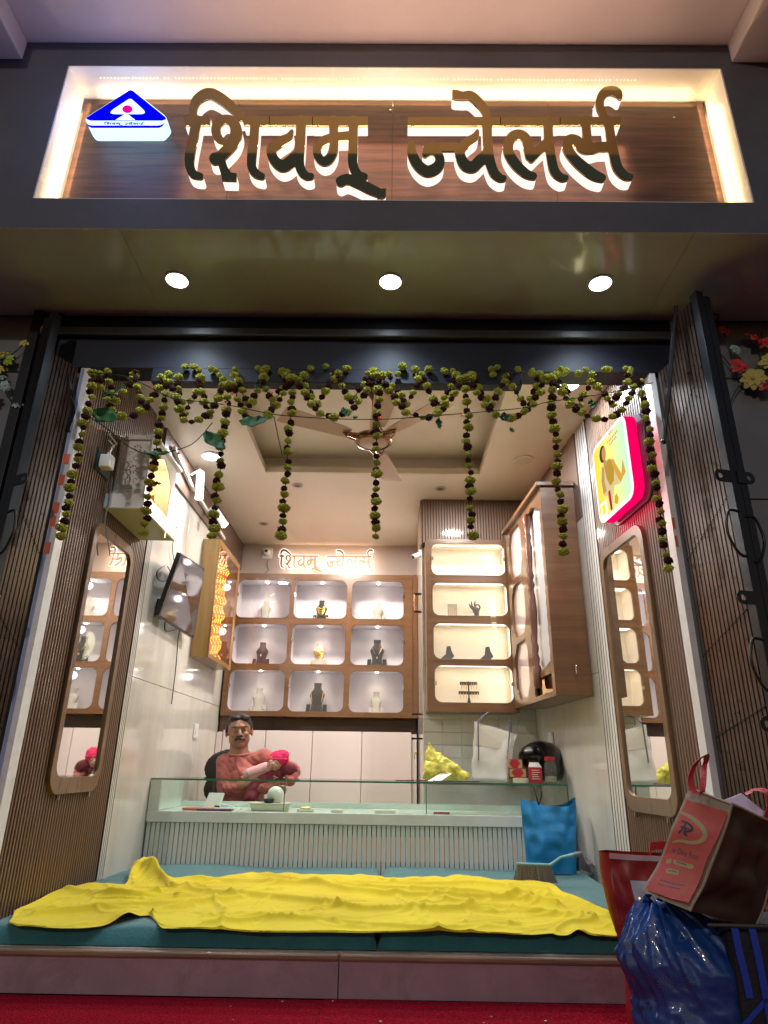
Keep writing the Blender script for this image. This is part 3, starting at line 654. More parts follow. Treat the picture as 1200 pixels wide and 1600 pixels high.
# crumpled paper scraps in the recess
pp = MB(); random.seed(5)
for k in range(7):
    p = at(430+k*5, 1152, Y=YD+.05); pp.tube([p, p+Vector((random.uniform(-.03, .03), 0, random.uniform(.01, .05))), p+Vector((random.uniform(-.04, .04), .01, random.uniform(0, .03)))], .003, 5)
single('cable_bundle', pp, white_plastic, 'small tangle of white cable lying on top of the cupboards', 'cable', smooth=True)

# ---- warm lit cabinet on the alcove wall (four cells)
YR = 4.66; rx0, rx1, rz0, rz1 = .268, .895, 1.062, 2.30
rc = thing('warm_display_cabinet', 'walnut wall cabinet with four warm lit cells above the tiled counter', 'display cabinet', (.58, YR, rz0))
cells = []
for (xa, xb, ya, yb) in ((674.5, 787, 850, 898), (676.5, 791, 911, 961), (678, 796, 975, 1029), (680, 800, 1041, 1097)):
    p, q = at(xa, yb, Y=YR), at(xb, ya, Y=YR); cells.append((p.x, q.x, p.z, q.z))
plate('face_board', [rect(rx0, rx1, rz0, rz1)] + [rrect(*c, .05) for c in cells], YR, YR+.018, oak, rc, bevel=.002)
mb = MB(); mb.box(rx0, rx1, YR+.0185, YA-.008, rz0, rz0+.018); mb.box(rx0, rx1, YR+.0185, YA-.008, rz1-.018, rz1); mb.box(rx0, rx0+.018, YR+.0185, YA-.008, rz0+.018, rz1-.018); mb.build('carcass', oak_v, rc)
for i, (x0, x1, z0, z1) in enumerate(cells):
    a0, a1, b0, b1 = x0-.012, x1+.012, z0-.004, z1+.012; y0, y1 = YR+.0186, YA-.02; mb = MB()
    mb.quad((a0,y1,b0),(a1,y1,b0),(a1,y1,b1),(a0,y1,b1)); mb.quad((a0,y0,b0),(a0,y1,b0),(a0,y1,b1),(a0,y0,b1)); mb.quad((a1,y0,b0),(a1,y1,b0),(a1,y1,b1),(a1,y0,b1))
    mb.quad((a0,y0,b0),(a1,y0,b0),(a1,y1,b0),(a0,y1,b0)); mb.quad((a0,y0,b1),(a1,y0,b1),(a1,y1,b1),(a0,y1,b1))
    nb = mb.build('cell_box', niche_warm, rc)
    mb = MB(); mb.box(x0+.01, x1-.005, y1-.12, y1-.112, b1-.006, b1-.001); mb.build('led_strip', niche_led, nb)
    mb = MB(); mb.box(a1-.006, a1-.001, y1-.12, y1-.112, b0+.03, b1-.01); mb.build('led_strip', niche_led, nb)
    lamp('cell_lamp', 'AREA', ((x0+x1)/2, y1-.10, b1-.010), .30, (1, .84, .62), x1-x0-.05, ((x0+x1)/2, y1-.06, z0), size_y=.012)
    lamp('cell_side_lamp', 'AREA', (a1-.010, y1-.10, (z0+z1)/2), .14, (1, .84, .62), .012, (x0, y1-.06, (z0+z1)/2), size_y=z1-z0-.05)
    mb = MB(); mb.box(a0, a1, YR-.007, YR-.002, z0-.012, z1+.012); dr = mb.build('glass_door', clear, rc)
    if i in (0, 3):
        for sx in (x0-.004, x1-.012):
            zz = (z0+z1)/2; m_ = MB(); m_.box(sx, sx+.016, YR-.013, YR-.0075, zz-.014, zz+.014); m_.build('door_clamp', chrome, dr, bevel=.001)
bulk = thing('fluted_bulkhead', 'brown fluted bulkhead between the warm lit cabinet and the ceiling', 'wall panel', (.6, 4.75, 2.3))
mb = MB(); g = MB()
for i in range(38):
    a = .252+i*.0212; mb.box(a, a+.0145, 4.739, 4.752, rz1, ZI-.002)
g.box(.250, 1.056, 4.752, YA-.002, rz1+.001, ZI-.001); mb.build('flutes', flute_wood, bulk, kind='stuff'); g.build('panel_backing', groove_dark, bulk)
mb = MB()
for i in range(12): mb.box(.2335, .2475, 4.76+i*.03, 4.76+i*.03+.021, 2.295, ZI-.002)
mb.build('side_flutes', flute_wood, bulk, kind='stuff')
# contents of the warm cells
def profile_stand(name, pts, c, lab, cat, grp=None, thick=.03, s=1., m=None):
    lp = [(c[0]+x*s, c[2]+z*s) for x, z in rounded([(a*1., b*1.) for a, b in pts], .006)]
    o = plate(name, [lp], c[1]-thick/2, c[1]+thick/2, m or mat('stand_grey', (.06, .055, .055), .8), None, bevel=.004); return tag(o, lab, cat, grp)
sg_ = mat('grey_leather_stand', (.065, .06, .06), .6)
foot = [(-.066, 0), (-.05, .018), (-.012, .05), (-.004, .105), (.022, .108), (.028, .075), (.048, .035), (.030, .022), (.026, .0), (.020, .0), (.018, .018), (-.02, .012), (-.034, .003)]
c = cells[2]
profile_stand('bangle_stand', foot, (c[0]+.105, YR+.11, c[2]-.003), 'grey curved bangle stand, nearer the pillar side of the third warm cell', 'jewellery stand', 'grey bangle stands', m=sg_)
profile_stand('bangle_stand', foot, (c[0]+.385, YR+.11, c[2]-.003), 'grey curved bangle stand, nearer the strip light end of the third warm cell', 'jewellery stand', 'grey bangle stands', m=sg_)
c = cells[1]; h0 = Vector((c[0]+.325, YR+.11, c[2]-.002))
def hv(x, z, y=0): return h0+Vector((x, y, z))
parts = [('c', hv(0, 0), .019, hv(.004, .03), .017), ('c', hv(.004, .03), .018, hv(.002, .066), .022), ('e', hv(-.004, .058), (.022, .011, .02)),
 ('c', hv(-.014, .062), .0075, hv(-.04, .088), .006), ('c', hv(-.04, .088), .006, hv(-.048, .11), .005),
 ('c', hv(-.010, .068), .0075, hv(-.030, .100), .006), ('c', hv(-.030, .100), .006, hv(-.032, .128), .005),
 ('c', hv(-.002, .072), .0075, hv(-.010, .108), .006), ('c', hv(-.010, .108), .006, hv(-.004, .132), .005),
 ('c', hv(.018, .062), .007, hv(.030, .088), .006), ('c', hv(.030, .088), .006, hv(.022, .106), .0055), ('c', hv(.022, .106), .0055, hv(.006, .108), .005),
 ('c', hv(-.004, .06), .007, hv(-.012, .082), .006), ('c', hv(-.012, .082), .006, hv(.004, .106), .005)]
hd = blobs('ring_display_hand', parts, sg_, None, .0028, 3); tag(hd, 'dark mannequin hand with thumb and finger touching in the second warm cell', 'jewellery stand')
mb = MB(); p0 = c[0]+.115; mb.box(p0, p0+.07, YR+.10, YR+.105, c[2]-.002, c[2]+.105)
t = thing('clear_card_stand', 'small clear acrylic stand with fine chains in the second warm cell', 'jewellery stand', (p0, YR+.1, c[2]))
mb.build('acrylic_sheet', glass('acrylic', (.80, .80, .78), .05), t)
for k in range(4):
    m_ = MB(); m_.tube([(p0+.014+k*.014, YR+.098, c[2]+.085-.01*k), (p0+.014+k*.014+.004, YR+.096, c[2]+.05), (p0+.012+k*.014, YR+.098, c[2]+.01)], .0018, 5); m_.build('chain', gold, t, True)
c = cells[3]; xm, ym, zb = c[0]+.245, YR+.11, c[2]-.003
t = thing('earring_rack', 'black two bar earring rack with hanging gold earrings in the lowest warm cell', 'jewellery stand', (xm, ym, zb))
mb = MB(); mb.lathe((xm, ym, zb), [(.016, 0), (.012, .02), (.005, .05), (.005, .155), (.001, .16)], 10); mb.build('post', velvet_black, t, True)
for zz, w in ((.14, .062), (.075, .072)):
    mb = MB(); mb.box(xm-w, xm+w, ym-.006, ym+.006, zb+zz-.008, zb+zz+.014); br = mb.build('bar', sg_, t, bevel=.003)
    for k in (-3, -2, -1, 1, 2, 3):
        m_ = MB(); xx = xm+k*w/3.6; m_.tube([(xx, ym-.008, zb+zz+.004), (xx+.002, ym-.009, zb+zz-.02), (xx, ym-.009, zb+zz-.034-.006*(k % 2))], [.002, .003, .001], 6); m_.build('earring', gold, br, True)

# ---- side cabinet on the right wall: mirrored, carved doors facing left
sy0, sy1 = 3.72, 4.64; sc = thing('carved_side_cabinet', 'walnut cabinet on the side wall with carved baluster door and mirror glass', 'display cabinet', (rwx(3.7), 3.72, 1.08))
SD = .205                                   # depth from wall
sfx = lambda y: rwx(y)-SD
def sq(y0, y1, z0, z1, t0, t1): return rbox(y0, y1, z0, z1, t0, t1)
z0, z1 = 1.085, 2.33
mb = MB(); mb.hexa(*sq(sy0, sy0+.02, z0, z1, .004, SD+.003)); mb.build('end_panel', oak, sc, bevel=.002)
mb = MB(); mb.hexa(*sq(sy0+.0205, sy1, z0, z0+.02, .004, SD-.002)); mb.hexa(*sq(sy0+.0205, sy1, z1-.02, z1, .004, SD-.002)); mb.build('carcass', oak_v, sc)
mb = MB(); mb.hexa(*sq(sy0+.0205, sy1, z0+.021, z1-.021, .006, .012)); mb.build('back_panel', mat('pink_white_lining', (.62, .52, .52), .3), sc)
mb = MB(); mb.hexa(*sq(4.17, 4.188, z0+.021, z1-.021, .014, SD-.004)); mb.build('divider', oak_v, sc)
def on_face(c):  # plate in yz-plane coordinates -> slanted face
    return Vector((sfx(c.y)+c.x, c.y, c.z))
# far bay: frame with three tall eight-sided openings
op = []
for k in range(3):
    a, b = z0+.05+k*.405, z0+.05+k*.405+.36; op.append([(4.24, a+.08), (4.30, a), (4.50, a), (4.57, a+.08), (4.57, b-.08), (4.50, b), (4.30, b), (4.24, b-.08)])
plate('far_frame', [rect(4.19, sy1, z0, z1)]+op, 0, .016, oak_v, sc, 'yz', on_face, bevel=.0015)
mb = MB(); mb.quad((sfx(4.2)+.0175, 4.2, z0+.03), (sfx(sy1)+.0175, sy1, z0+.03), (sfx(sy1)+.0175, sy1, z1-.03), (sfx(4.2)+.0175, 4.2, z1-.03)); mb.build('glass_panel', mat('painted_wall_reflection', (.66, .54, .55), .15, coat=1.), sc)  # pale pink colour stands in for the white wall mirrored in this glass
# near bay door: wavy carved frame over mirror/white panel, with turned baluster
wav = []
for k in range(41):
    z = z0+.20+(z1-.12-z0-.20)*k/40; wav.append((3.775+.008*sin(k*1.9)*(1 if k % 3 else .3), z))
wav.append((3.95, z1-.05)); 
for k in range(40, -1, -1):
    z = z0+.20+(z1-.12-z0-.20)*k/40; wav.append((4.13+.006*sin(k*1.7), z))
wav.append((3.95, z0+.16))
low = rrect(3.775, 4.13, z0+.03, z0+.13, .015)
plate('carved_door_frame', [rect(sy0+.0215, 4.185, z0, z1), wav, low], -.002, .016, oak_v, sc, 'yz', on_face, bevel=.0015)
mb = MB(); mb.quad((sfx(3.75)+.022, 3.75, z0+.15), (sfx(4.18)+.022, 4.18, z0+.15), (sfx(4.18)+.022, 4.18, z1-.03), (sfx(3.75)+.022, 3.75, z1-.03)); mb.build('white_glass_panel', mat('pale_back_glass', (.60, .60, .63), .12, coat=.4), sc)
mb = MB(); mb.quad((sfx(3.75)+.022, 3.75, z0+.02), (sfx(4.18)+.022, 4.18, z0+.02), (sfx(4.18)+.022, 4.18, z0+.149), (sfx(3.75)+.022, 3.75, z0+.149)); mb.build('mirror_strip', mat('bronze_mirror', (.75, .52, .32), .05, metal=1), sc)
bal = [(.020, 0), (.026, .02), (.026, .12), (.016, .14), (.024, .17), (.014, .20), (.022, .24), (.014, .27), (.021, .36), (.026, .47), (.020, .56), (.013, .60), (.024, .63), (.013, .66), (.023, .69), (.014, .72), (.019, .78), (.023, .88), (.014, .92), (.022, .95), (.015, .98), (.024, 1.02), (.026, 1.10)]
mb = MB(); mb.lathe((sfx(4.02)-.012, 4.02, z0+.07), bal, 20); mb.build('baluster', wood('carved_rosewood', (.16, .06, .035), (.10, .035, .02), .35, 'z'), sc, True)
mb = MB(); mb.hexa(*sq(sy0-.02, sy1, z1+.001, z1+.028, .004, SD+.03)); mb.build('cornice', oak_v, sc, bevel=.004)
mb = MB(); mb.tube([(rwx(3.72)-.09, 3.716, 1.20), (rwx(3.72)-.09, 3.706, 1.205), (rwx(3.72)-.09, 3.706, 1.245), (rwx(3.72)-.09, 3.716, 1.25)], .004, 8); mb.build('latch', chrome, sc, True)

# ---- golden lit cabinet on the left wall
gy0, gy1 = 4.67, 5.37; gx = -1.280; gz0, gz1 = 1.41, 2.285
gc = thing('golden_lit_cabinet', 'golden wood wall cabinet with orange string lights glowing inside', 'display cabinet', (XL, gy0, gz0))
mb = MB(); mb.box(XL+.002, gx, gy0, gy0+.02, gz0, gz1); mb.build('end_panel', golden_wood, gc, bevel=.002)
mb = MB(); mb.box(XL+.002, gx, gy0+.0205, gy1, gz0, gz0+.02); mb.box(XL+.002, gx, gy0+.0205, gy1, gz1-.02, gz1); mb.box(XL+.002, gx, gy1-.02, gy1, gz0+.0205, gz1-.0205); mb.build('carcass', golden_wood, gc)
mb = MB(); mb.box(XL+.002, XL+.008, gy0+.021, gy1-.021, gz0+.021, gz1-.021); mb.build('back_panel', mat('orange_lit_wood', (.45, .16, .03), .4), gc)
for k in range(3):
    e = .012*k; plate('door_moulding', [rect(gy0+e, gy1-e, gz0+e, gz1-e), rect(gy0+.012+e, gy1-.012-e, gz0+.012+e, gz1-.012-e)], gx+.001, gx+.010-.003*k, golden_wood, gc, 'yz')
mb = MB(); mb.box(gx+.001, gx+.004, gy0+.037, gy1-.037, gz0+.037, gz1-.037); mb.build('glass_pane', clear, gc)
sl = thing('string_lights', 'strings of tiny orange led lights hanging inside the golden cabinet', 'string lights', (-1.34, 4.9, gz1-.05)); 
ledr = emis('red_led', (1, .03, .01), 5); random.seed(11); m1 = MB(); m2 = MB()
for s_, yy in enumerate((4.80, 4.90, 4.98, 5.06, 5.13)):
    for k in range(60):
        z = gz1-.07-k*.0128; x = gx-.035+.012*sin(k*.7+s_); y = yy+.012*sin(k*1.3+s_*2)
        (m1 if (k+s_) % 6 else m2).ball((x, y, z), .0042, 5, 4)
m1.build('orange_bulb', orange_led, sl, kind='stuff'); m2.build('red_bulb', ledr, sl, kind='stuff')
lamp('string_glow', 'AREA', (-1.30, 4.95, (gz0+gz1)/2), .6, (1, .28, .04), .06, (-1.40, 4.95, (gz0+gz1)/2), size_y=.7)

# ---- mirrors with wooden frames
def mirror(y0, y1, z0, z1, inner, fn, s, lab, loc):
    t = thing('wall_mirror', lab, 'mirror', loc, 'tall framed mirrors facing each other')
    ro = rrect(y0, y1, z0, z1, .085, 8); ri = rrect(*inner, .06, 8)
    plate('frame', [ro, ri], 0, .019, mirror_wood, t, 'yz', lambda c: Vector((fn(c.y)+s*(c.x), c.y, c.z)), bevel=.004)
    plate('glass', [ro and rrect(inner[0]-.01, inner[1]+.01, inner[2]-.01, inner[3]+.01, .065, 8)], .004, .008, mirror_mat, t, 'yz', lambda c: Vector((fn(c.y)+s*(c.x), c.y, c.z)))
    for y in (y0+.10, y1-.10):
        mb = MB(); mb.lathe((fn(y)+s*.018, y, z0-.022), [(.008, 0), (.008, .020)], 10); mb.build('standoff_pin', chrome, t, True)
mirror(2.90, 3.40, .585, 1.79, (2.938, 3.368, .65, 1.745), lw, 1, 'tall wood framed mirror on the wall under the shrine shelf', (XL, 3.15, .59))
mirror(2.875, 3.40, .535, 1.80, (2.915, 3.362, .60, 1.755), rwx, -1, 'tall wood framed mirror on the wall under the yellow poster', (rwx(3.1), 3.15, .55))

# ---- lit poster box on the right wall
def onr(off): return lambda c: Vector((rwx(c.y)-off-c.x, c.y, c.z))
ps = thing('lit_poster_box', 'glowing yellow jewellery poster box with pink sides above the mirror', 'lit sign', (rwx(2.95), 2.95, 1.86))
PY0, PY1, PZ0, PZ1 = 2.745, 3.165, 1.872, 2.30
plate('backing', [rrect(PY0-.012, PY1+.02, PZ0-.008, PZ1+.012, .07)], 0, .012, mat('grey_backing', (.10, .12, .13), .3), ps, 'yz', onr(.002))
plate('pink_side', [rrect(PY0, PY1, PZ0, PZ1, .06)], .036, .085, emis('pink_acrylic_glow', (1, .0, .12), .5), ps, 'yz', onr(0))
plate('white_rim', [rrect(PY0, PY1, PZ0, PZ1, .06)], .0855, .089, emis('rim_white', (.95, .85, 1), .8), ps, 'yz', onr(0))
pem = bpy.data.materials.new('poster_print'); pem.use_nodes = True; n = pem.node_tree; n.nodes.clear()
e = n.nodes.new('ShaderNodeEmission'); o_ = n.nodes.new('ShaderNodeOutputMaterial'); tcn = n.nodes.new('ShaderNodeTexCoord'); sp = n.nodes.new('ShaderNodeSeparateXYZ'); mr = n.nodes.new('ShaderNodeMapRange'); rp = n.nodes.new('ShaderNodeValToRGB')
n.links.new(tcn.outputs['Object'], sp.inputs[0]); n.links.new(sp.outputs[1], mr.inputs[0]); mr.inputs[1].default_value = PY0; mr.inputs[2].default_value = PY1
rp.color_ramp.elements[0].color = (.55, 1, .70, 1); rp.color_ramp.elements[1].color = (.95, .72, .03, 1); e2 = rp.color_ramp.elements.new(.45); e2.color = (.92, .95, .28, 1)
n.links.new(mr.outputs[0], rp.inputs[0]); n.links.new(rp.outputs[0], e.inputs[0]); e.inputs[1].default_value = .55; n.links.new(e.outputs[0], o_.inputs[0])
plate('poster', [rrect(PY0+.018, PY1-.018, PZ0+.018, PZ1-.018, .04)], .0895, .0902, pem, ps, 'yz', onr(0))
def pp_(y, z): return (PY1-(PY1-PY0)*y, PZ0+(PZ1-PZ0)*z)   # u from the far edge, v up
def shp(name, pts, m, lay): plate(name, [[pp_(*q) for q in pts]], .0904+lay*.0004, .0907+lay*.0004, m, ps, 'yz', onr(0))
pc = lambda nm, c, s=.5: MATS.get(nm) or emis(nm, c, s)
shp('printed_sari', [(.22,.30),(.24,.62),(.36,.70),(.50,.66),(.62,.60),(.66,.40),(.70,.26),(.55,.30),(.48,.20),(.40,.06),(.34,.08),(.34,.26)], pc('print_cream', (.80, .62, .30)), 0)
shp('printed_arm', [(.22,.32),(.20,.50),(.26,.66),(.32,.62),(.29,.45),(.32,.33)], pc('print_skin', (.62, .34, .14)), 1)
shp('printed_blouse', [(.33,.66),(.50,.66),(.60,.52),(.55,.36),(.44,.34),(.36,.46)], pc('print_gold', (.55, .33, .05)), 1)
shp('printed_drape', [(.36,.30),(.42,.30),(.43,.06),(.38,.05),(.36,.20)], pc('print_red', (.55, .02, .06)), 2)
shp('printed_hair', [(.30+.095*cos(a)+.02, .80+.105*sin(a)) for a in [2*pi*k/20 for k in range(20)]], pc('print_dark', (.10, .05, .02)), 1)
shp('printed_face', [(.36+.062*cos(a), .785+.085*sin(a)) for a in [2*pi*k/20 for k in range(20)]], pc('print_skin', (.62, .34, .14)), 2)
shp('printed_neck', [(.32,.70),(.39,.70),(.42,.62),(.32,.62)], pc('print_skin', (.62, .34, .14)), 2)
shp('printed_border', [(.52,.64),(.60,.60),(.80,.30),(.88,.32),(.84,.50),(.72,.26),(.62,.42)], pc('print_ochre', (.75, .42, .06)), 1)
shp('printed_pot', [(.50,.10),(.58,.06),(.62,.12),(.58,.19),(.52,.18)], pc('print_ochre', (.75, .42, .06)), 2)
plate('printed_emblem', [[pp_(*q) for q in ((.10,.05),(.28,.05),(.28,.24),(.10,.24))], [pp_(*q) for q in ((.13,.08),(.25,.08),(.25,.21),(.13,.21))]], .0915, .0918, pc('print_white', (1, 1, .9), .8), ps, 'yz', onr(0))
random.seed(2)
for r_, (v, u0, u1) in enumerate(((.93, .56, .70), (.85, .50, .80), (.80, .55, .74))):
    u = u0
    while u < u1:
        w = random.uniform(.02, .035); mb = MB(); a, b = pp_(u, v), pp_(u+w, v+.035); 
        shp('printed_word', [(u, v), (u+w, v), (u+w*.6, v+.035), (u, v+.03)], pc('print_pink', (.8, .25, .25)), 1); u += w+.018
lamp('poster_glow', 'AREA', (rwx(2.93)-.14, 2.93, 2.08), 1.3, (1, .92, .55), .35, (0, 3.0, 1.9))
lamp('pink_glow', 'AREA', (rwx(2.93)-.05, 2.93, PZ0-.012), .25, (1, .02, .12), .45, (rwx(2.93), 2.93, PZ0-.12), size_y=.05)
lamp('pink_glow', 'AREA', (rwx(2.68)-.05, PY0-.012, 2.08), .06, (1, .02, .12), .05, (rwx(2.6), PY0-.12, 2.06), size_y=.35)

# ---- shrine shelf and carved white shrine
sh = thing('shrine_shelf', 'white box shelf with greenish underside holding the carved shrine', 'shelf', (XL, 3.2, 1.875))
mb = MB(); mb.box(XL+.001, -1.205, 2.975, 2.99, 1.872, 1.948); mb.box(-1.219, -1.205, 2.9905, 3.49, 1.872, 1.948); mb.box(XL+.001, -1.2195, 2.9905, 3.49, 1.932, 1.948); mb.build('box', white_plastic, sh, bevel=.002)
mb = MB(); mb.box(XL+.001, -1.2195, 2.9905, 3.49, 1.876, 1.881); mb.build('underside', mat('pale_yellow_ply', (.52, .50, .30), .25), sh)
tp = thing('carved_shrine', 'small white carved home shrine with cut out flower patterns', 'shrine', (-1.31, 3.2, 1.949))
sx0, sx1, sz0, sz1 = -1.398, -1.232, 1.949, 2.275
cut = []; shrine_white = mat('shrine_white', (.86, .86, .86), .4)
def petal(cx, cz, r0, r1, a, w): return [(cx+cos(a)*r0, cz+sin(a)*r0), (cx+cos(a)*(r0+r1)/2-sin(a)*w, cz+sin(a)*(r0+r1)/2+cos(a)*w), (cx+cos(a)*r1, cz+sin(a)*r1), (cx+cos(a)*(r0+r1)/2+sin(a)*w, cz+sin(a)*(r0+r1)/2-cos(a)*w)]
for cx, cz, r, n_ in ((-1.312, 2.232, .026, 8), (-1.312, 2.175, .018, 7), (-1.318, 2.115, .028, 8), (-1.335, 2.055, .020, 7)):
    for k in range(n_): cut.append(petal(cx, cz, r*.3, r, 2*pi*k/n_+.2, r*.17))
for cx, cz in ((-1.342, 2.150), (-1.345, 2.205), (-1.300, 2.052), (-1.29, 2.09), (-1.355, 2.10)):
    P = [(cx+.011*cos(a), cz+.011*sin(a)) for a in [4.5*k/8 for k in range(9)]]; cut.append(P+[(cx+.0075*cos(a), cz+.0075*sin(a)) for a in [4.5*k/8 for k in range(8, -1, -1)]])
for k in range(9):
    x = sx0+.02+k*.0155; z = 2.000+.010*(1-abs(k-4)/4)**2; cut.append(petal(x+.006, z, -.007, .008, .5 if k < 4 else -.5, .0022))
def hook_cross(cx, cz, s):   # Hindu auspicious mark cut in the side panel
    w = s*.13; out = []
    for k in range(4):
        a = k*pi/2; R_ = lambda x, z: (cx+x*cos(a)-z*sin(a), cz+x*sin(a)+z*cos(a))
        out += [R_(w, w), R_(s-2*w*0, w), R_(s, -s), R_(s-2*w, -s), R_(s-2*w, -w)]
    return out
for cx, cz in ((-1.262, 2.060), (-1.262, 2.245), (-1.375, 2.165)): cut.append(hook_cross(cx, cz, .009))
plate('side_panel', [rect(sx0, sx1, sz0, sz1)]+cut, 3.05, 3.058, shrine_white, tp)
mb = MB(); mb.box(sx0, sx1, 3.085, 3.089, sz0, sz1); mb.build('inner_panel', mat('shrine_inside', (.12, .09, .06), .6), tp)
mb = MB(); mb.box(sx0, sx1, 3.42, 3.43, sz0, sz1); mb.box(sx0, sx0+.008, 3.035, 3.419, sz0, sz1); mb.build('rear_panels', white_plastic, tp)
mb = MB(); mb.box(sx0-.002, sx1+.03, 3.035, 3.45, sz1+.001, sz1+.014); mb.build('cornice', white_plastic, tp, bevel=.003)
plate('crest', [[(sx0+.02+.12*k/20, sz1+.015+.022*abs(sin(k*pi/20))*(1+.35*cos(k*pi/3))) for k in range(21)]], 3.04, 3.048, shrine_white, tp)
blobs('dome', [('e', (-1.235, 3.06, sz1+.03), (.028, .03, .02)), ('e', (-1.235, 3.06, sz1+.048), (.016, .016, .012)), ('e', (-1.215, 3.05, sz1+.012), (.02, .02, .016)), ('e', (-1.26, 3.05, sz1+.02), (.018, .018, .014))], white_plastic, tp, .004, 2)
plate('front_arch', [rect(3.01, 3.42, sz0, sz1), [(3.06, sz0+.02), (3.37, sz0+.02), (3.37, sz0+.20), (3.30, sz0+.26), (3.215, sz1-.03), (3.13, sz0+.26), (3.06, sz0+.20)]], sx1, sx1+.008, white_plastic, tp, 'yz')
for k, (y, h, m_) in enumerate(((3.10, .07, gold), (3.16, .10, mat('idol_red', (.5, .05, .03), .5)), (3.24, .12, gold), (3.31, .08, mat('idol_cream', (.8, .6, .35), .5)))):
    blobs('idol', [('e', (-1.27, y, sz0+h*.3), (.02, .022, h*.32)), ('e', (-1.27, y, sz0+h*.75), (.013, .013, .016))], m_, tp, .004, 2)
lamp('shrine_lamp', 'POINT', (-1.30, 3.2, sz1-.04), 1.2, (1, .62, .28), .015)
bc = MB(); random.seed(9)
for k in range(26):
    z = 2.02-k*.0075; bc.ball((-1.196, 3.30+.003*sin(k), z), .0032, 5, 4)
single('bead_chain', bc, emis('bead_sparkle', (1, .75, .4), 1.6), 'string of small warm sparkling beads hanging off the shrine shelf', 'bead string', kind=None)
# switch plate with adapter and cord
p = at(160, 728, X=XL+.004); t = thing('switch_plate', 'black switch plate on the fluted wall with a socket', 'switch plate', p)
mb = MB(); mb.box(XL+.0005, XL+.010, p.y-.075, p.y+.075, p.z-.045, p.z+.065); mb.build('plate', mat('dark_plate', (.03, .06, .06), .3), t, bevel=.002)
mb = MB(); mb.box(XL+.0105, XL+.018, p.y-.055, p.y-.01, p.z-.03, p.z+.03); mb.build('socket', white_plastic, t, bevel=.002)
t = thing('power_adapter', 'white cube power adapter plugged beside the black switch plate', 'adapter', p)
mb = MB(); mb.box(XL+.019, XL+.072, p.y-.075, p.y-.02, p.z-.035, p.z+.03); mb.build('body', white_plastic, t, bevel=.004)
mb = MB(); mb.tube([(XL+.05, p.y-.05, p.z+.03), (XL+.055, p.y-.04, p.z+.07), (XL+.03, p.y, p.z+.10), (XL+.045, p.y+.02, p.z+.13), (XL+.02, p.y-.03, p.z+.16)], .0035, 6)
mb.tube([(XL+.04, p.y-.045, p.z+.03), (XL+.03, p.y-.02, p.z+.06), (XL+.06, p.y-.03, p.z+.09), (XL+.03, p.y-.04, p.z+.12)], .003, 6); mb.build('cable', white_plastic, t, True)
mb = MB(); q = [at(a, b, X=XL+.03+.002*i) for i, (a, b) in enumerate(((176, 745), (170, 785), (163, 812), (168, 840), (172, 868)))]; mb.tube(q, .003, 6)
single('grey_cable', mb, mat('grey_cord', (.18, .18, .18), .5), 'thin grey cord hanging down the wall from the adapter', 'cord', smooth=True)

# ---- track lights on the left frieze
tr = thing('ceiling_track', 'thin white lighting track along the wall frieze by the shrine', 'light track', (XL+.02, 4.1, 2.45))
A_, B_ = at(272, 700, X=XL+.03), at(302, 766, X=XL+.03); D_ = (B_-A_).normalized()
mb = MB(); mb.obox((A_+B_)/2, (B_-A_)/2, D_.cross(Vector((0, 0, 1)))*.012, Vector((0, 0, .012))); mb.build('rail', white_plastic, tr, bevel=.002)
A2, B2 = at(312, 780, X=XL+.03), at(350, 842, X=XL+.03)
mb = MB(); mb.obox((A2+B2)/2, (B2-A2)/2, Vector((.012, 0, 0)), Vector((0, 0, .012))); mb.build('rail', white_plastic, tr, bevel=.002)
for px, py, qx, qy, lab in ((313, 738, 311, 778, 'white cylinder spotlight nearer the shrine on the wall track'), (335, 795, 351, 820, 'white cylinder spotlight nearer the golden cabinet, tilted sideways')):
    yy = 4.15 if px < 320 else 4.6; a, b = at(px, py, Y=yy), at(qx, qy, Y=yy-.03)
    t = thing('track_spotlight', lab, 'spotlight', b, 'white cylinder spotlights on the wall track'); d = (b-a).normalized()
    mb = MB(); mb.tube([a, a+d*.004, b], [.026, .028, .028], 24); mb.build('barrel', white_plastic, t, True)
    mb = MB(); mb.tube([b+d*.001, b+d*.002], [.024, .024], 20); mb.build('lens', emis('track_lens', (1, .82, .55), 30) if 'track_lens' not in MATS else MATS['track_lens'], t)
    mb = MB(); mb.tube([a-d*.001, a-d*.02, Vector((XL+.02, a.y, a.z-.02))], .008, 8); mb.build('arm', white_plastic, t, True)
    lamp('track_lamp', 'SPOT', b+d*.01, 4.5, (1, .80, .55), .02, b+d*1, spot=75, blend=.8)

# ---- tilted wall monitor
P = [at(283, 864, X=-1.25), at(248, 962, X=-1.335), at(303, 998, X=-1.335), at(320, 888, X=-1.25)]
t = thing('wall_monitor', 'black tilted monitor on a wall bracket with loose cables', 'monitor', (XL, 4.1, 1.7))
nrm = (P[2]-P[0]).cross(P[3]-P[1]).normalized(); nrm = nrm if nrm.x > 0 else -nrm
cen = sum(P, Vector())/4; Pb = [q-nrm*.028 for q in P]
mb = MB(); mb.hexa(P, Pb); mb.build('housing', black_plastic, t, bevel=.003)
mb = MB(); mb.ngon([cen+(q-cen)*.955+nrm*.0006 for q in P]); mb.build('screen', mat('dark_screen', (.02, .016, .018), .04, spec=1., coat=1.), t)
mb = MB(); mb.tube([cen-nrm*.03, Vector((XL+.005, cen.y, cen.z))], .018, 10); mb.build('bracket', black_plastic, t, True)
mb = MB(); q = at(252, 952, X=XL+.02); mb.box(XL+.002, XL+.05, q.y-.05, q.y+.05, q.z-.055, q.z+.055); mb.build('power_brick', black_plastic, t, bevel=.004)
random.seed(4)
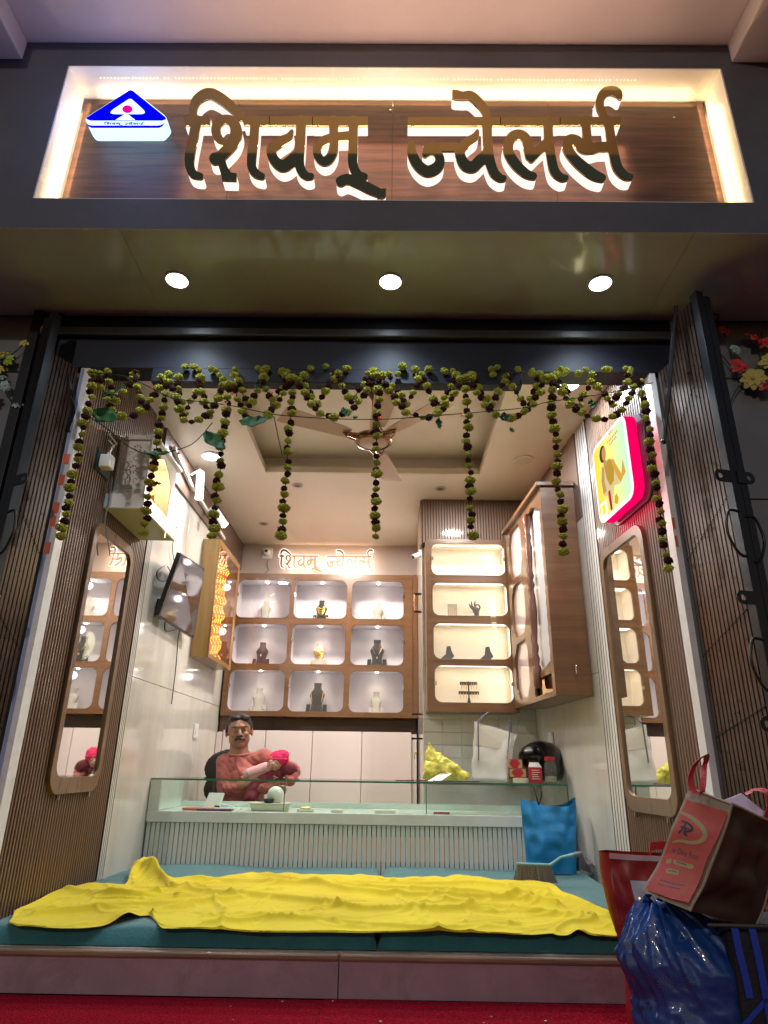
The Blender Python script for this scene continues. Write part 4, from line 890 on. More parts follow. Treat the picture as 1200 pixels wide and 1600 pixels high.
for pts in (((283, 800), (270, 850), (272, 880), (268, 900), (258, 930)), ((258, 884), (246, 892), (247, 905), (258, 908), (267, 898), (262, 885)), ((268, 900), (262, 920), (256, 940)), ((258, 970), (258, 985), (270, 985), (280, 982), (278, 1000), (275, 1040), (268, 1100))):
    mb = MB(); mb.tube([at(a, b, X=XL+.012) for a, b in catmull([(x, y) for x, y in pts], 5)], .0032, 6); mb.build('cable', black_plastic if pts[0][1] > 800 else MATS['grey_cord'], t, True)
# switch box, cameras, handles
q = at(305, 1142, X=XL+.002); t = thing('wall_socket', 'white socket plate on the marble wall behind the counter', 'socket', q)
mb = MB(); mb.box(XL+.0005, XL+.012, q.y-.05, q.y+.05, q.z-.05, q.z+.05); mb.build('plate', white_plastic, t, bevel=.003)
mb = MB(); mb.box(XL+.0122, XL+.016, q.y-.03, q.y-.005, q.z-.02, q.z+.02); mb.build('switch', white_plastic, t, bevel=.001)
q = atR(862, 1158, .002); t = thing('wall_socket', 'white socket plate on the marble wall behind the helmet', 'socket', q)
mb = MB(); mb.box(q.x-.012, q.x+.002, q.y-.05, q.y+.05, q.z-.055, q.z+.055); mb.build('plate', white_plastic, t, bevel=.003)
mb = MB(); mb.box(q.x-.016, q.x-.0122, q.y-.03, q.y-.005, q.z-.02, q.z+.02); mb.build('switch', white_plastic, t, bevel=.001)
q = at(417, 863, Y=YB-.03); t = thing('dome_camera', 'white dome security camera beside the inner shop sign', 'security camera', q)
mb = MB(); mb.box(q.x-.05, q.x+.05, YB-.012, YB-.0005, q.z-.055, q.z+.055); mb.build('base', white_plastic, t, bevel=.006)
mb = MB(); mb.ball((q.x, YB-.03, q.z), .036, 16, 10); mb.build('dome', white_plastic, t, True)
mb = MB(); mb.ball((q.x, YB-.055, q.z+.004), .016, 12, 8); mb.build('lens', black_plastic, t, True)
mb = MB(); mb.tube([at(a, b, Y=YB-.008) for a, b in ((418, 875), (417, 884), (420, 890), (414, 896))], .003, 6); mb.build('cable', black_plastic, t, True)
q = at(655, 868, Y=4.70); t = thing('bullet_camera', 'small white security camera at the corner of the warm lit cabinet', 'security camera', q)
mb = MB(); mb.tube([q+Vector((-.045, 0, -.012)), q+Vector((.0, .02, .01))], .020, 14); mb.build('body', white_plastic, t, True)
mb = MB(); mb.tube([q+Vector((-.049, -.002, -.014)), q+Vector((-.045, 0, -.012))], .014, 12); mb.build('lens', black_plastic, t, True)
mb = MB(); mb.box(q.x, q.x+.018, q.y+.01, q.y+.04, q.z+.005, q.z+.05); mb.build('mount', white_plastic, t, bevel=.002)
for a, b, lab in ((648, 942, 'long brass door handle on the edge of the pillar'),):
    q = at(a, b, Y=5.0); t = thing('brass_handle', lab, 'door handle', q); mb = MB(); mb.tube([q+Vector((0, 0, -.07)), q+Vector((-.01, -.01, 0)), q+Vector((0, 0, .07))], .006, 8); mb.build('grip', mat('copper_grip', (.7, .35, .18), .25, metal=1), t, True)
    for s_ in (-.07, .07): mb = MB(); mb.box(q.x-.004, .2495, q.y-.008, q.y+.008, q.z+s_-.008, q.z+s_+.008); mb.build('mount', black_iron, t)
for (a, b) in ((648, 1116), (648, 1154)):
    q = at(a, b, Y=5.0); t = thing('door_bracket', 'small black hinge bracket, %s of two under the brass handle' % ('upper' if b < 1130 else 'lower'), 'bracket', q, 'black hinge brackets on the pillar')
    mb = MB(); mb.box(q.x-.012, .2495, q.y-.01, q.y+.01, q.z-.006, q.z+.006); mb.build('arm', black_iron, t, bevel=.001); mb = MB(); mb.ball((q.x-.014, q.y, q.z), .010, 10, 6); mb.build('knob', black_iron, t, True)
q = at(648, 1176, Y=5.0); t = thing('lock_and_keys', 'small brass lock with keys hanging on the pillar edge', 'lock', q)
mb = MB(); mb.lathe((q.x-.0, q.y, q.z), [(.012, 0), (.012, .012), (.001, .014)], 12, 'x'); mb.build('lock', gold, t, True)
mb = MB(); mb.tube([q, q+Vector((-.003, 0, -.02)), q+Vector((0, 0, -.045))], .003, 6); mb.build('key', chrome, t, True)

# ---- ceiling fan
fz = 2.46; fc = at(583, 692, Z=fz); t = thing('ceiling_fan', 'brown four blade ceiling fan hanging in the tray', 'ceiling fan', fc)
mb = MB(); mb.lathe((fc.x, fc.y, fz-.01), [(.001, 0), (.075, .004), (.098, .016), (.105, .03), (.10, .045), (.06, .06), (.03, .07), (.001, .071)], 32); mb.build('motor', fan_mat, t, True)
mb = MB(); mb.lathe((fc.x, fc.y, fz-.012), [(.092, .006), (.106, .012), (.110, .024), (.106, .034), (.099, .03), (.092, .006)], 32); mb.build('trim_ring', fan_trim, t, True)
mb = MB(); mb.lathe((fc.x, fc.y, fz+.06), [(.012, 0), (.012, .22), (.045, .27), (.05, .293)], 16); mb.build('down_rod', fan_trim, t, True)
for (px, py) in ((440, 646), (697, 628), (612, 750), (594, 652)):
    e_ = at(px, py, Z=fz+.02); d = Vector((e_.x-fc.x, e_.y-fc.y, 0)); L_ = d.length; L_ = max(L_, .56); d = d.normalized(); w = Vector((-d.y, d.x, 0))
    lp = []; mbb = MB()
    st = [(.16, .042), (.22, .050), (.40, .060), (L_-.03, .070), (L_, .066)]
    rings = []
    for r_, hw in st:
        c0 = Vector((fc.x, fc.y, fz+.018))+d*r_; tl_ = .16
        rings.append([c0-w*hw-Vector((0, 0, tl_*hw))-Vector((0, 0, .002)), c0+w*hw+Vector((0, 0, tl_*hw))-Vector((0, 0, .002)), c0+w*hw+Vector((0, 0, tl_*hw+.002)), c0-w*hw-Vector((0, 0, tl_*hw-.002))])
    mbb.ring_loft(rings); bl = mbb.build('blade', fan_mat, t, bevel=.001)
    mbb = MB(); P = []
    for k in range(17):
        a = pi*(.5+k/16); P.append(Vector((fc.x, fc.y, fz+.008))+d*(.20+.085*-cos(a-pi)*-1 if False else .105+.09*(1-abs(k-8)/8)**.6)+w*(.042*(1-k/8)))
    mbb.tube(P, .005, 8); mbb.tube([Vector((fc.x, fc.y, fz+.008))+d*.09, Vector((fc.x, fc.y, fz+.010))+d*.17], [.016, .012], 8); mbb.build('blade_bracket', fan_trim, bl, True)

# ---- counter
CY, CX0, CX1 = 4.20, -1.398, 1.062
ct = thing('glass_counter', 'low white slatted jewellery counter with glass display top', 'counter', (-.17, CY, .13))
mb = MB(); mb.box(CX0, CX1, CY+.02, CY+.46, .13, .39); mb.build('body', slat_back, ct)
mb = MB(); mb.box(CX0, CX1, CY-.012, CY+.46, .392, .452); mb.build('deck', counter_white, ct, bevel=.003)
n_ = 88; pitch = (CX1-CX0-.01)/n_; slat_me = None
for i in range(n_):
    x = CX0+.005+i*pitch
    if slat_me is None:
        mb = MB(); mb.box(0, pitch*.82, 0, .018, .131, .3905); s0 = mb.build('slat', slat_mat, ct, bevel=.0015); slat_me = s0.data; s0.location = (x, CY, 0)
    else:
        s1 = s0.copy(); COL.objects.link(s1); s1.location = (x, CY+random.uniform(-.0006, .0006), 0)
lamp('under_counter_led', 'AREA', (-.2, CY+.012, .30), .0, (1, .5, .2), 1)
mb = MB(); mb.box(CX0+.03, CX1-.01, CY+.0185, CY+.0195, .20, .33); mb.build('led_glow_strip', emis('counter_led', (1, .42, .16), .16), ct)
for x0, x1 in ((CX0+.065, -.60), (-.597, .232), (.235, CX1)):
    mb = MB(); mb.box(x0+.0005, x1-.0005, CY-.008, CY-.002, .453, .617); mb.build('front_pane', counter_glass, ct)
    mb = MB(); mb.box(x1-.005, x1, CY-.009, CY+.0, .4535, .617); mb.build('pane_edge', green_edge, ct)
mb = MB(); mb.box(CX0, CX0+.064, CY-.010, CY+.45, .453, .6175); mb.build('end_panel', counter_white, ct, bevel=.002)
mb = MB(); mb.box(CX0, CX1, CY-.014, CY+.46, .618, .628); mb.build('glass_top', counter_glass, ct)
mb = MB(); mb.box(CX0, CX1, CY-.0165, CY-.0145, .6185, .6275); mb.build('top_edge', green_edge, ct)
mb = MB(); mb.box(CX0, CX1, CY+.4605, CY+.462, .6185, .6275); mb.build('top_edge', green_edge, ct)
mb = MB(); mb.box(CX0+.002, CX1-.002, CY+.44, CY+.455, .453, .485); mb.build('rear_rail', counter_white, ct)
# ================================================================== PLATFORM TEXTILES
def grid_mesh(nu, nv, f):
    mb = MB(); mb.v = [tuple(f(i/nu, j/nv)) for j in range(nv+1) for i in range(nu+1)]
    mb.f = [(j*(nu+1)+i, j*(nu+1)+i+1, (j+1)*(nu+1)+i+1, (j+1)*(nu+1)+i) for j in range(nv) for i in range(nu)]; mb.mi = [0]*len(mb.f); return mb
def nz(x, y, z=0): return noise.noise(Vector((x, y, z)))
def mattop(x, y):
    e = 1
    return .182+.012*nz(x*2.1, y*2.6, 3)+.006*nz(x*7, y*7, 1)
def mattress(x0, x1, y0, y1, lab, seed):
    def f(u, v):
        x = x0+(x1-x0)*u; y = y0+(y1-y0)*v; ed = min(u*(x1-x0), (1-u)*(x1-x0), v*(y1-y0), (1-v)*(y1-y0))
        k = min(1, ed/.05); z = .132+(mattop(x, y)-.132)*sqrt_(1-(1-k)**2)
        pk = .004*sin(x*42+seed)*math.exp(-v*18)
        return (x, y+pk, z)
    mb = grid_mesh(110, 60, f); n_ = len(mb.v)
    mb.add([(x0, y0, .131), (x1, y0, .131), (x1, y1, .131), (x0, y1, .131)], [(3, 2, 1, 0)])
    o = mb.build('floor_mattress', teal, None, True, fix=False); tag(o, lab, 'mattress', 'teal floor mattresses on the platform'); return o
sqrt_ = math.sqrt
mattress(XL+.0-.02, -.03, 2.615, 4.185, 'teal floor mattress lying on the shrine side under the yellow cloth', 0)
mattress(-.025, 1.10, 2.62, 4.185, 'teal floor mattress lying on the poster side under the yellow cloth', 2)
seamed = MB()
for (a, b) in ((( -1.36, 2.615), (-.06, 2.615)), ((.0, 2.62), (1.08, 2.62))):
    pass
# yellow cloth outlines traced on the mattress top
back = [(22, 1425), (60, 1405), (105, 1388), (150, 1384), (195, 1384), (205, 1362), (232, 1362), (262, 1376), (300, 1372), (360, 1366), (400, 1362), (450, 1366), (520, 1367), (600, 1370), (700, 1371), (790, 1377), (858, 1381), (880, 1394), (925, 1412), (975, 1438)]
front = [(14, 1441), (45, 1448), (128, 1447), (190, 1440), (232, 1432), (255, 1450), (292, 1456), (360, 1460), (430, 1463), (500, 1468), (560, 1464), (620, 1466), (692, 1469), (760, 1466), (800, 1467), (850, 1458), (880, 1462), (915, 1464), (950, 1466), (976, 1463)]
def curve_at(P, t):
    t = max(0, min(.99999, t))*(len(P)-1); i = int(t); q = t-i; p0, p1, p2, p3 = P[max(i-1, 0)], P[i], P[i+1], P[min(i+2, len(P)-1)]
    return tuple(.5*((2*b)+(c-a)*q+(2*a-5*b+4*c-d)*q*q+(3*b-a-3*c+d)*q**3) for a, b, c, d in zip(p0, p1, p2, p3))
FOLDS = [([(205,1364),(300,1374),(450,1378),(600,1388),(760,1396),(870,1414)],.034,.030), ([(262,1386),(360,1394),(480,1408),(620,1420),(770,1424)],.030,.026), ([(385,1360),(470,1376),(560,1392),(690,1402),(830,1402)],.034,.028),
 ([(105,1392),(190,1400),(262,1394),(335,1378)],.036,.030), ([(55,1426),(160,1417),(262,1411),(375,1400)],.026,.028), ([(320,1442),(440,1432),(560,1441),(690,1450),(810,1441)],.026,.022), ([(560,1368),(640,1379),(745,1381),(855,1390)],.034,.028),
 ([(690,1408),(800,1420),(900,1432),(965,1452)],.026,.024), ([(800,1386),(880,1405),(950,1430)],.030,.024), ([(450,1370),(500,1378),(590,1378),(660,1372)],.026,.02), ([(330,1400),(352,1420),(345,1445)],.018,.018), ([(620,1400),(655,1430),(700,1462)],.016,.016),
 ([(215,1440),(252,1420),(300,1412)],.026,.020), ([(850,1460),(890,1442),(930,1440)],.024,.018), ([(120,1440),(180,1430),(222,1418)],.014,.018), ([(700,1462),(760,1448),(840,1450)],.014,.018), ([(430,1456),(520,1450),(600,1458)],.014,.016)]
rs_ = random.Random(77); FW = [([(lambda p: (p.x, p.y))(at(a, b, Z=.20)) for a, b in P], h, w) for P, h, w in FOLDS]
for k in range(170):
    x, y = rs_.uniform(-1.4, 1.05), rs_.uniform(2.65, 4.0); a = rs_.gauss(.15, .5); l = rs_.uniform(.05, .2); FW.append(([(x, y), (x+l*cos(a), y+l*sin(a)), (x+2*l*cos(a+.3), y+2*l*sin(a+.3))], rs_.uniform(.004, .012), rs_.uniform(.008, .015)))
CELL = {}
for P, h, w in FW:
    c = catmull(P, 5)
    for q0, q1 in zip(c, c[1:]):
        bx = (min(q0[0], q1[0])-4*w, max(q0[0], q1[0])+4*w, min(q0[1], q1[1])-4*w, max(q0[1], q1[1])+4*w)
        for i in range(math.floor(bx[0]*10), math.floor(bx[1]*10)+1):
            for j in range(math.floor(bx[2]*10), math.floor(bx[3]*10)+1): CELL.setdefault((i, j), []).append((q0, q1, h, w, id(P)))
def fold_h(x, y):
    best = {}; 
    for q0, q1, h, w, k in CELL.get((math.floor(x*10), math.floor(y*10)), ()):
        dx, dy = q1[0]-q0[0], q1[1]-q0[1]; L2 = dx*dx+dy*dy+1e-12; t = max(0, min(1, ((x-q0[0])*dx+(y-q0[1])*dy)/L2))
        ex, ey = x-q0[0]-t*dx, y-q0[1]-t*dy; d = hypot(ex, ey); ww = w*(1.0 if (dx*ey-dy*ex) > 0 else .8)*.85
        if k not in best or d < best[k][0]: best[k] = (d, h*.85*math.exp(-(d/ww)**1.4))
    return sum(b[1] for b in best.values())
def cloth(u, v):
    b = at(*curve_at(back, u), Z=.20); f_ = at(*curve_at(front, u), Z=.19); p = f_.lerp(b, v)
    x, y = p.x, p.y; y = max(y, 2.60)
    ex = min(u/.03, (1-u)/.03, v/.05, (1-v)/.05, 1.)
    amp = .55+.45*sin(pi*min(1, v*1.1))
    h = 0.
    h += .007*abs(nz(x*2.3, y*2.6, 2))+.0022*abs(nz(x*19, y*24, 5))+fold_h(x, y)
    back_ridge = .026*math.exp(-((1-v)/.10)**2)*(.45+1.1*abs(nz(x*3.6, 4))+.4*nz(x*13, 2))
    bunch = .034*math.exp(-((u-.285)/.040)**4-((v-.93)/.10)**2)*(1+.3*nz(x*40, 1))+.05*math.exp(-((u-.33)/.04)**2-((v-.93)/.12)**2)
    lift = .028*math.exp(-((u-.165)/.02)**2-(v/.12)**2)+.018*math.exp(-((u-.885)/.02)**2-(v/.10)**2)
    z = mattop(x, y)+.006+h*amp*(.35+.65*ex)+back_ridge+bunch+lift
    if v < .04: z -= .003
    return (x, y+.015*nz(x*4, v*3, 7)*ex, z)
mb = grid_mesh(420, 220, cloth); oc = mb.build('yellow_cloth', yellow, None, True, fix=False)
sm = oc.modifiers.new('s', 'SOLIDIFY'); sm.thickness = .001; sm.offset = 1
tag(oc, 'rumpled bright yellow cotton cloth spread over the teal mattresses', 'cloth')

# ================================================================== THINGS ON THE COUNTER
ZT = .6285
def on_top(px, py=1226, dy=.0): return at(px, py, Y=CY+dy)
# yellow netted bag with paper
c0 = at(690, 1195, Y=4.34)
ybag = mat('yellow_mesh_fabric', (.78, .70, .08), .6, col2=(.42, .42, .10), vs_=45, bump=.5, bs=60)
def crumple(c, amp, sc): 
    n_ = noise.noise_vector(c*sc)+.5*noise.noise_vector(c*sc*2.3); return c+n_*amp
o = blobs('yellow_net_bag', [('c', (c0.x-.075, 4.37, ZT+.21), .012, (c0.x-.06, 4.36, ZT+.055), .055), ('c', (c0.x-.070, 4.37, ZT+.19), .016, (c0.x+.02, 4.36, ZT+.06), .052), ('c', (c0.x-.02, 4.37, ZT+.10), .05, (c0.x+.10, 4.36, ZT+.045), .042), ('c', (c0.x-.09, 4.36, ZT+.03), .03, (c0.x+.14, 4.36, ZT+.028), .026)], ybag, None, .007, 3, lambda c: crumple(c, .016, 20))
zmin = min(v.co.z for v in o.data.vertices); o.location.z += ZT+.001-zmin
tag(o, 'slumped yellow patterned cloth bag on the counter beside the pillar', 'bag')
mb = MB(); a = at(668, 1224, Y=4.27); mb.add([(a.x, 4.26, ZT+.0012), (a.x+.075, 4.25, ZT+.0015), (a.x+.15, 4.30, ZT+.045), (a.x+.085, 4.33, ZT+.045)], [(0, 1, 2, 3)])
o = single('folded_paper', mb, mat('paper_white', (.75, .75, .78), .6), 'folded white paper leaning on the yellow bag', 'paper'); s_ = o.modifiers.new('s', 'SOLIDIFY'); s_.thickness = .002
mb = MB(); random.seed(8)
for k in range(9):
    x = at(628+k*14, 1222, Y=4.3).x; mb.obox((x, 4.24+random.random()*.1, ZT+.004), (random.uniform(.015, .035), .006, 0), (-.005, random.uniform(.01, .02), 0), (0, 0, .003))
t = tag(mb.build('loose_packets', [mat('purple_packet', (.10, .045, .08), .4)], None, kind=None), 'scattered small dark purple packets on the counter top by the pillar', 'packets')
t['kind'] = 'stuff'
# tall translucent carry bag
a, b, c_, d = at(737, 1222, Y=4.27), at(790, 1222, Y=4.27), at(800, 1140, Y=4.27), at(742, 1127, Y=4.27)
tb = thing('carry_bag', 'tall translucent white carry bag with grey handles and a green box inside', 'bag', ((a.x+b.x)/2, 4.32, ZT))
fogg = glass('frosted_bag', (.86, .85, .82), .3, fog=.72)
F4 = [Vector((a.x, 4.27, ZT+.001)), Vector((b.x, 4.26, ZT+.001)), Vector((c_.x+.0, 4.29, c_.z-.01)), Vector((d.x, 4.28, d.z))]
B4 = [Vector((a.x+.01, 4.40, ZT+.001)), Vector((b.x+.015, 4.42, ZT+.001)), Vector((c_.x+.03, 4.38, c_.z-.03)), Vector((d.x+.02, 4.38, d.z-.01))]
mid = [(p+q)/2 for p, q in zip(F4, B4)]; mid[1].x += .02; mid[2].x += .025; mid[0].x += .012; mid[3].x += .012
mb = MB()
for p, q in ((0, 1), (1, 2), (3, 0)): pass
mb.add([*F4, *B4, mid[1], mid[2], mid[0], mid[3]], [(0, 1, 2, 3), (5, 4, 7, 6), (1, 8, 9, 2), (8, 5, 6, 9), (0, 3, 11, 10), (10, 11, 7, 4), (0, 10, 8, 1), (10, 4, 5, 8)])
bm_ = mb.mesh(); bm = bmesh.new(); bm.from_mesh(bm_); bmesh.ops.subdivide_edges(bm, edges=bm.edges, cuts=10, use_grid_fill=True)
for v in bm.verts: v.co = v.co+(noise.noise_vector(v.co*11)*.014+noise.noise_vector(v.co*30)*.005)*min(1, max(0, (v.co.z-ZT)/.05))
bm.to_mesh(bm_); bm.free(); o = link('bag_body', bm_, fogg, tb, True)
mb = MB(); mb.hexa([F4[0].lerp(F4[3], .62)+Vector((0, -.002, 0)), F4[1].lerp(F4[2], .62)+Vector((0, -.002, 0)), F4[2]+Vector((-.008, -.002, -.02)), F4[3]+Vector((.008, -.002, -.02))], [F4[0].lerp(F4[3], .62)+Vector((0, -.001, 0)), F4[1].lerp(F4[2], .62)+Vector((0, -.001, 0)), F4[2]+Vector((-.008, -.001, -.02)), F4[3]+Vector((.008, -.001, -.02))]); mb.build('white_card', mat('cream_card', (.66, .62, .54), .6), tb)
mb = MB(); mb.box(a.x+.06, b.x-.01, 4.31, 4.37, ZT+.003, ZT+.12); mb.build('green_box', mat('pale_green_box', (.36, .50, .30), .5), tb, bevel=.004)
hm = mat('grey_ribbon', (.14, .14, .18), .5)
for p0, p1, top in ((F4[0].lerp(F4[3], .35)+Vector((.035, -.004, 0)), F4[3]+Vector((.02, -.004, 0)), at(763, 1113, Y=4.28)), (F4[1].lerp(F4[2], .45)+Vector((-.01, -.004, 0)), F4[2]+Vector((-.012, -.004, 0)), at(796, 1125, Y=4.28))):
    mb = MB(); mb.tube([p0, p1, (p1+top)/2+Vector((-.005, 0, .0)), top, (p1+top)/2+Vector((.012, .01, 0)), p1+Vector((.02, .06, 0))], .0042, 6); mb.build('handle', hm, tb, True)
# boxes, tape roll, jar, helmet
red_card = mat('red_card', (.42, .02, .03), .4); tan_card = mat('tan_print', (.45, .33, .14), .5)
for k, (px, w) in enumerate(((806, .092), (810, .10))):
    x = at(px, 1226, Y=4.30).x; z = ZT+.001+(.052 if k == 0 else 0)+(.0 if k else .0); z = ZT+.03+(1-k)*.052
    t = thing('sweet_box', 'small red box with tan corner prints, %s of a stack of two' % ('upper' if k == 0 else 'lower'), 'box', (x, 4.33, z), 'stacked red boxes')
    mb = MB(); mb.box(x-w/2, x+w/2, 4.30, 4.37, z, z+.050); mb.build('carton', red_card, t, bevel=.003)
    for s1 in (-1, 1):
        mb = MB(); cx = x+s1*w/2; mb.add([(cx-s1*.001, 4.2992, z+.002), (cx-s1*.030, 4.2992, z+.002), (cx-s1*.012, 4.2992, z+.026), (cx-s1*.028, 4.2992, z+.048), (cx-s1*.001, 4.2992, z+.048)], [(0, 1, 2, 3, 4)]); mb.build('print', tan_card, t)
x = at(810, 1226, Y=4.30).x; mb = MB(); mb.box(x-.045, x+.045, 4.31, 4.36, ZT+.001, ZT+.029); single('brown_carton', mb, mat('brown_card', (.28, .18, .09), .6), 'low brown carton under the stack of red boxes', 'box', bevel=.002)
x = at(814, 1228, Y=4.25).x; mb = MB(); mb.lathe((x, 4.255, ZT+.001), [(.030, 0), (.046, 0), (.046, .026), (.030, .026), (.030, 0)], 28); single('tape_roll', mb, mat('cream_tape', (.62, .58, .42), .35), 'cream adhesive tape roll lying in front of the red boxes', 'tape roll', smooth=True)
x0, x1 = at(829, 1230, Y=4.25).x, at(848, 1230, Y=4.25).x
t = thing('red_carton', 'upright red printed carton with a white pointed top', 'box', ((x0+x1)/2, 4.26, ZT))
mb = MB(); mb.box(x0, x1, 4.24, 4.29, ZT+.001, ZT+.088); mb.build('carton', red_card, t, bevel=.002)
mb = MB(); mb.hexa([(x0, 4.24, ZT+.0885), (x1, 4.24, ZT+.0885), (x1, 4.29, ZT+.0885), (x0, 4.29, ZT+.0885)], [(x0+.008, 4.25, ZT+.116), (x1-.016, 4.25, ZT+.116), (x1-.016, 4.285, ZT+.116), (x0+.008, 4.285, ZT+.116)]); mb.build('top', white_plastic, t, bevel=.002)
mb = MB()
for k in range(5): mb.box(x0+.010, x1-.012-.006*(k % 3), 4.2385, 4.2395, ZT+.022+k*.012, ZT+.026+k*.012)
mb.build('print_lines', mat('print_pale', (.75, .55, .5), .5), t, kind='stuff')
x = at(863, 1230, Y=4.27).x; t = thing('glass_jar', 'clear glass jar with a red lid next to the helmet', 'jar', (x, 4.29, ZT))
mb = MB(); mb.lathe((x, 4.29, ZT+.001), [(.030, 0), (.036, .004), (.036, .10), (.028, .125), (.027, .135)], 24); mb.build('jar_glass', glass('jar_glass', (.86, .90, .86), fog=.06), t, True)
mb = MB(); mb.lathe((x, 4.29, ZT+.128), [(.031, 0), (.031, .020), (.028, .022), (.001, .022)], 24); mb.build('lid', red_card, t, True)
mb = MB(); mb.lathe((x, 4.29, ZT+.008), [(.033, 0), (.033, .03), (.001, .032)], 20); mb.build('label', mat('cream_label', (.5, .5, .4), .6), t, True)
hx = at(846, 1200, Y=4.44).x; hz = at(840, 1196, Y=4.44).z
helm = mat('helmet_black', (.008, .008, .010), .12, coat=.8)
t = thing('helmet', 'glossy black motorcycle helmet with visor at the end of the counter', 'helmet', (hx, 4.46, ZT))
blobs('shell', [('e', (hx+.01, 4.46, ZT+.125), (.150, .14, .125)), ('e', (hx+.06, 4.46, ZT+.07), (.115, .13, .068)), ('e', (hx-.02, 4.42, ZT+.035), (.095, .10, .032))], helm, t, .007, 8)
v_ = blobs('visor', [('e', (hx-.055, 4.40, ZT+.14), (.095, .10, .085))], glass('visor', (.22, .22, .22), .02), t, .008, 2)
# blue bag and brush on the mattress
blu = mat('blue_nonwoven', (.004, .22, .52), .6, var=.25, vs_=9, bump=.3, bs=160)
t = thing('blue_cloth_bag', 'bright blue non woven bag standing at the end of the counter', 'bag', (.98, 3.98, .19))
def blue_f(u, v):
    # u around, v up
    a0 = at(828, 1362, Y=3.93); b0 = at(905, 1368, Y=3.93); w0, w1 = at(816, 1255, Y=3.93).x, at(905, 1260, Y=3.93).x
    xl = a0.x+(w0-a0.x)*v; xr = min(b0.x+(w1-b0.x)*v, rwx(3.93)-.012); th = .05*(1-v)**.7+.008; z = .19+(at(860, 1254, Y=3.93).z-.19)*v
    ang = 2*pi*u; xx = (xl+xr)/2+(xr-xl)/2*(abs(cos(ang))**.6)*(1 if cos(ang) > 0 else -1); yy = 3.99+th*(abs(sin(ang))**.8)*(1 if sin(ang) > 0 else -1)
    ns = nz(xx*9, z*7, yy*3)*.034+nz(xx*22, z*18, 1)*.014; fold = .02*math.exp(-((xx-.93-.25*(z-.25))/.03)**2)*v
    return (min(xx, rwx(3.9)-.006), yy+ns-fold, z+(.02*nz(xx*14, 0)+.02*sin(ang*2+1))*v**3)
blu_o = grid_mesh(90, 50, blue_f).build('bag_body', blu, t, True, fix=False)
mb = MB(); P = [at(x, y, Y=3.955) for x, y in ((842, 1258), (836, 1240), (834, 1228))]; P2 = [at(x, y, Y=3.955) for x, y in ((842, 1258), (846, 1244), (846, 1236))]
mb.tube(P, .004, 6); mb.tube(P2, .004, 6); single('black_strap', mb, black_plastic, 'thin black strap hanging from the counter above the blue bag', 'strap', smooth=True)
# bench brush
t = thing('bench_brush', 'grey bristled hand brush with a teal back leaning by the blue bag', 'brush', (.95, 3.7, .2))
bp = [(808, 1350), (860, 1352), (876, 1340), (896, 1336), (910, 1333)]
Yb = 3.62; pts = [at(x, y, Y=Yb) for x, y in bp]
mb = MB(); mb.tube([pts[0], pts[1]], .008, 8); mb.tube(pts[1:3]+[pts[3]], [.008, .007, .010], 8); mb.build('back', mat('brush_teal', (.12, .34, .36), .35), t, True)
mb = MB(); mb.tube([pts[3], (pts[3]+pts[4])/2, pts[4]], [.010, .012, .006], 10); mb.build('grip', mat('brush_grip', (.16, .17, .18), .5), t, True)
mb = MB(); random.seed(12)
for k in range(260):
    u = random.random(); p = pts[0].lerp(pts[1], u)+Vector((0, random.uniform(-.012, .012), 0)); sp_ = (u-.45)*.05
    q = Vector((p.x+sp_+random.uniform(-.004, .004), p.y+random.uniform(-.015, .005), .196)); mb.add([p+Vector((-.0011, 0, 0)), p+Vector((.0011, 0, 0)), q+Vector((.0012, 0, 0)), q+Vector((-.0012, 0, 0))], [(0, 1, 2, 3)])
mb.build('bristles', mat('bristle_grey', (.17, .15, .13), .7), t, kind='stuff')
# dustpan
mb = MB(); a = atR(912, 1338, .02); b = atR(938, 1352, .02); c_ = atR(940, 1388, .01)
mb.hexa([Vector((a.x-.03, a.y, .20)), Vector((a.x+.0, a.y-.15, .20)), Vector((a.x+.02, a.y-.13, .23)), Vector((a.x-.01, a.y+.02, .28))], [Vector((a.x-.028, a.y+.004, .202)), Vector((a.x+.002, a.y-.146, .202)), Vector((a.x+.022, a.y-.126, .232)), Vector((a.x-.008, a.y+.024, .282))])
single('dustpan', mb, mat('dark_plastic', (.06, .05, .055), .4), 'dark plastic dustpan leaning on the marble wall by the brush', 'dustpan')
# things inside the glass counter
ZD = .4525
t = thing('card_machine', 'small white card machine stand inside the glass counter', 'card machine', (at(335, 1258, Y=4.36).x, 4.36, ZD))
a = at(320, 1262, Y=4.36); b = at(346, 1245, Y=4.36); x0, x1 = a.x, b.x
mb = MB(); mb.hexa([(x0-.012, 4.34, ZD+.001), (x1-.02, 4.34, ZD+.001), (x1, 4.38, ZD+.092), (x0+.012, 4.38, ZD+.092)], [(x0+.012, 4.355, ZD+.001), (x1+.0, 4.355, ZD+.001), (x1+.012, 4.395, ZD+.09), (x0+.022, 4.395, ZD+.09)]); mb.build('body', white_plastic, t, bevel=.003)
mb = MB(); mb.tube([(x1-.03, 4.335, ZD+.02), (x1+.0, 4.335, ZD+.018)], .005, 8); mb.build('port', black_plastic, t, True)
mb = MB(); mb.tube([at(x, y, Y=4.35) for x, y in catmull([(347, 1256), (362, 1260), (372, 1268), (382, 1258), (398, 1253), (410, 1258), (413, 1266)], 5)], .0035, 6)
single('white_cable', mb, white_plastic, 'white looping cable between the card machine and the basket', 'cable', smooth=True)
x0 = at(290, 1264, Y=4.34).x; mb = MB(); mb.box(x0, x0+.17, 4.27, 4.38, ZD+.0005, ZD+.010); single('orange_folder', mb, mat('orange_folder', (.5, .12, .05), .6), 'flat orange folder lying inside the glass counter', 'folder')
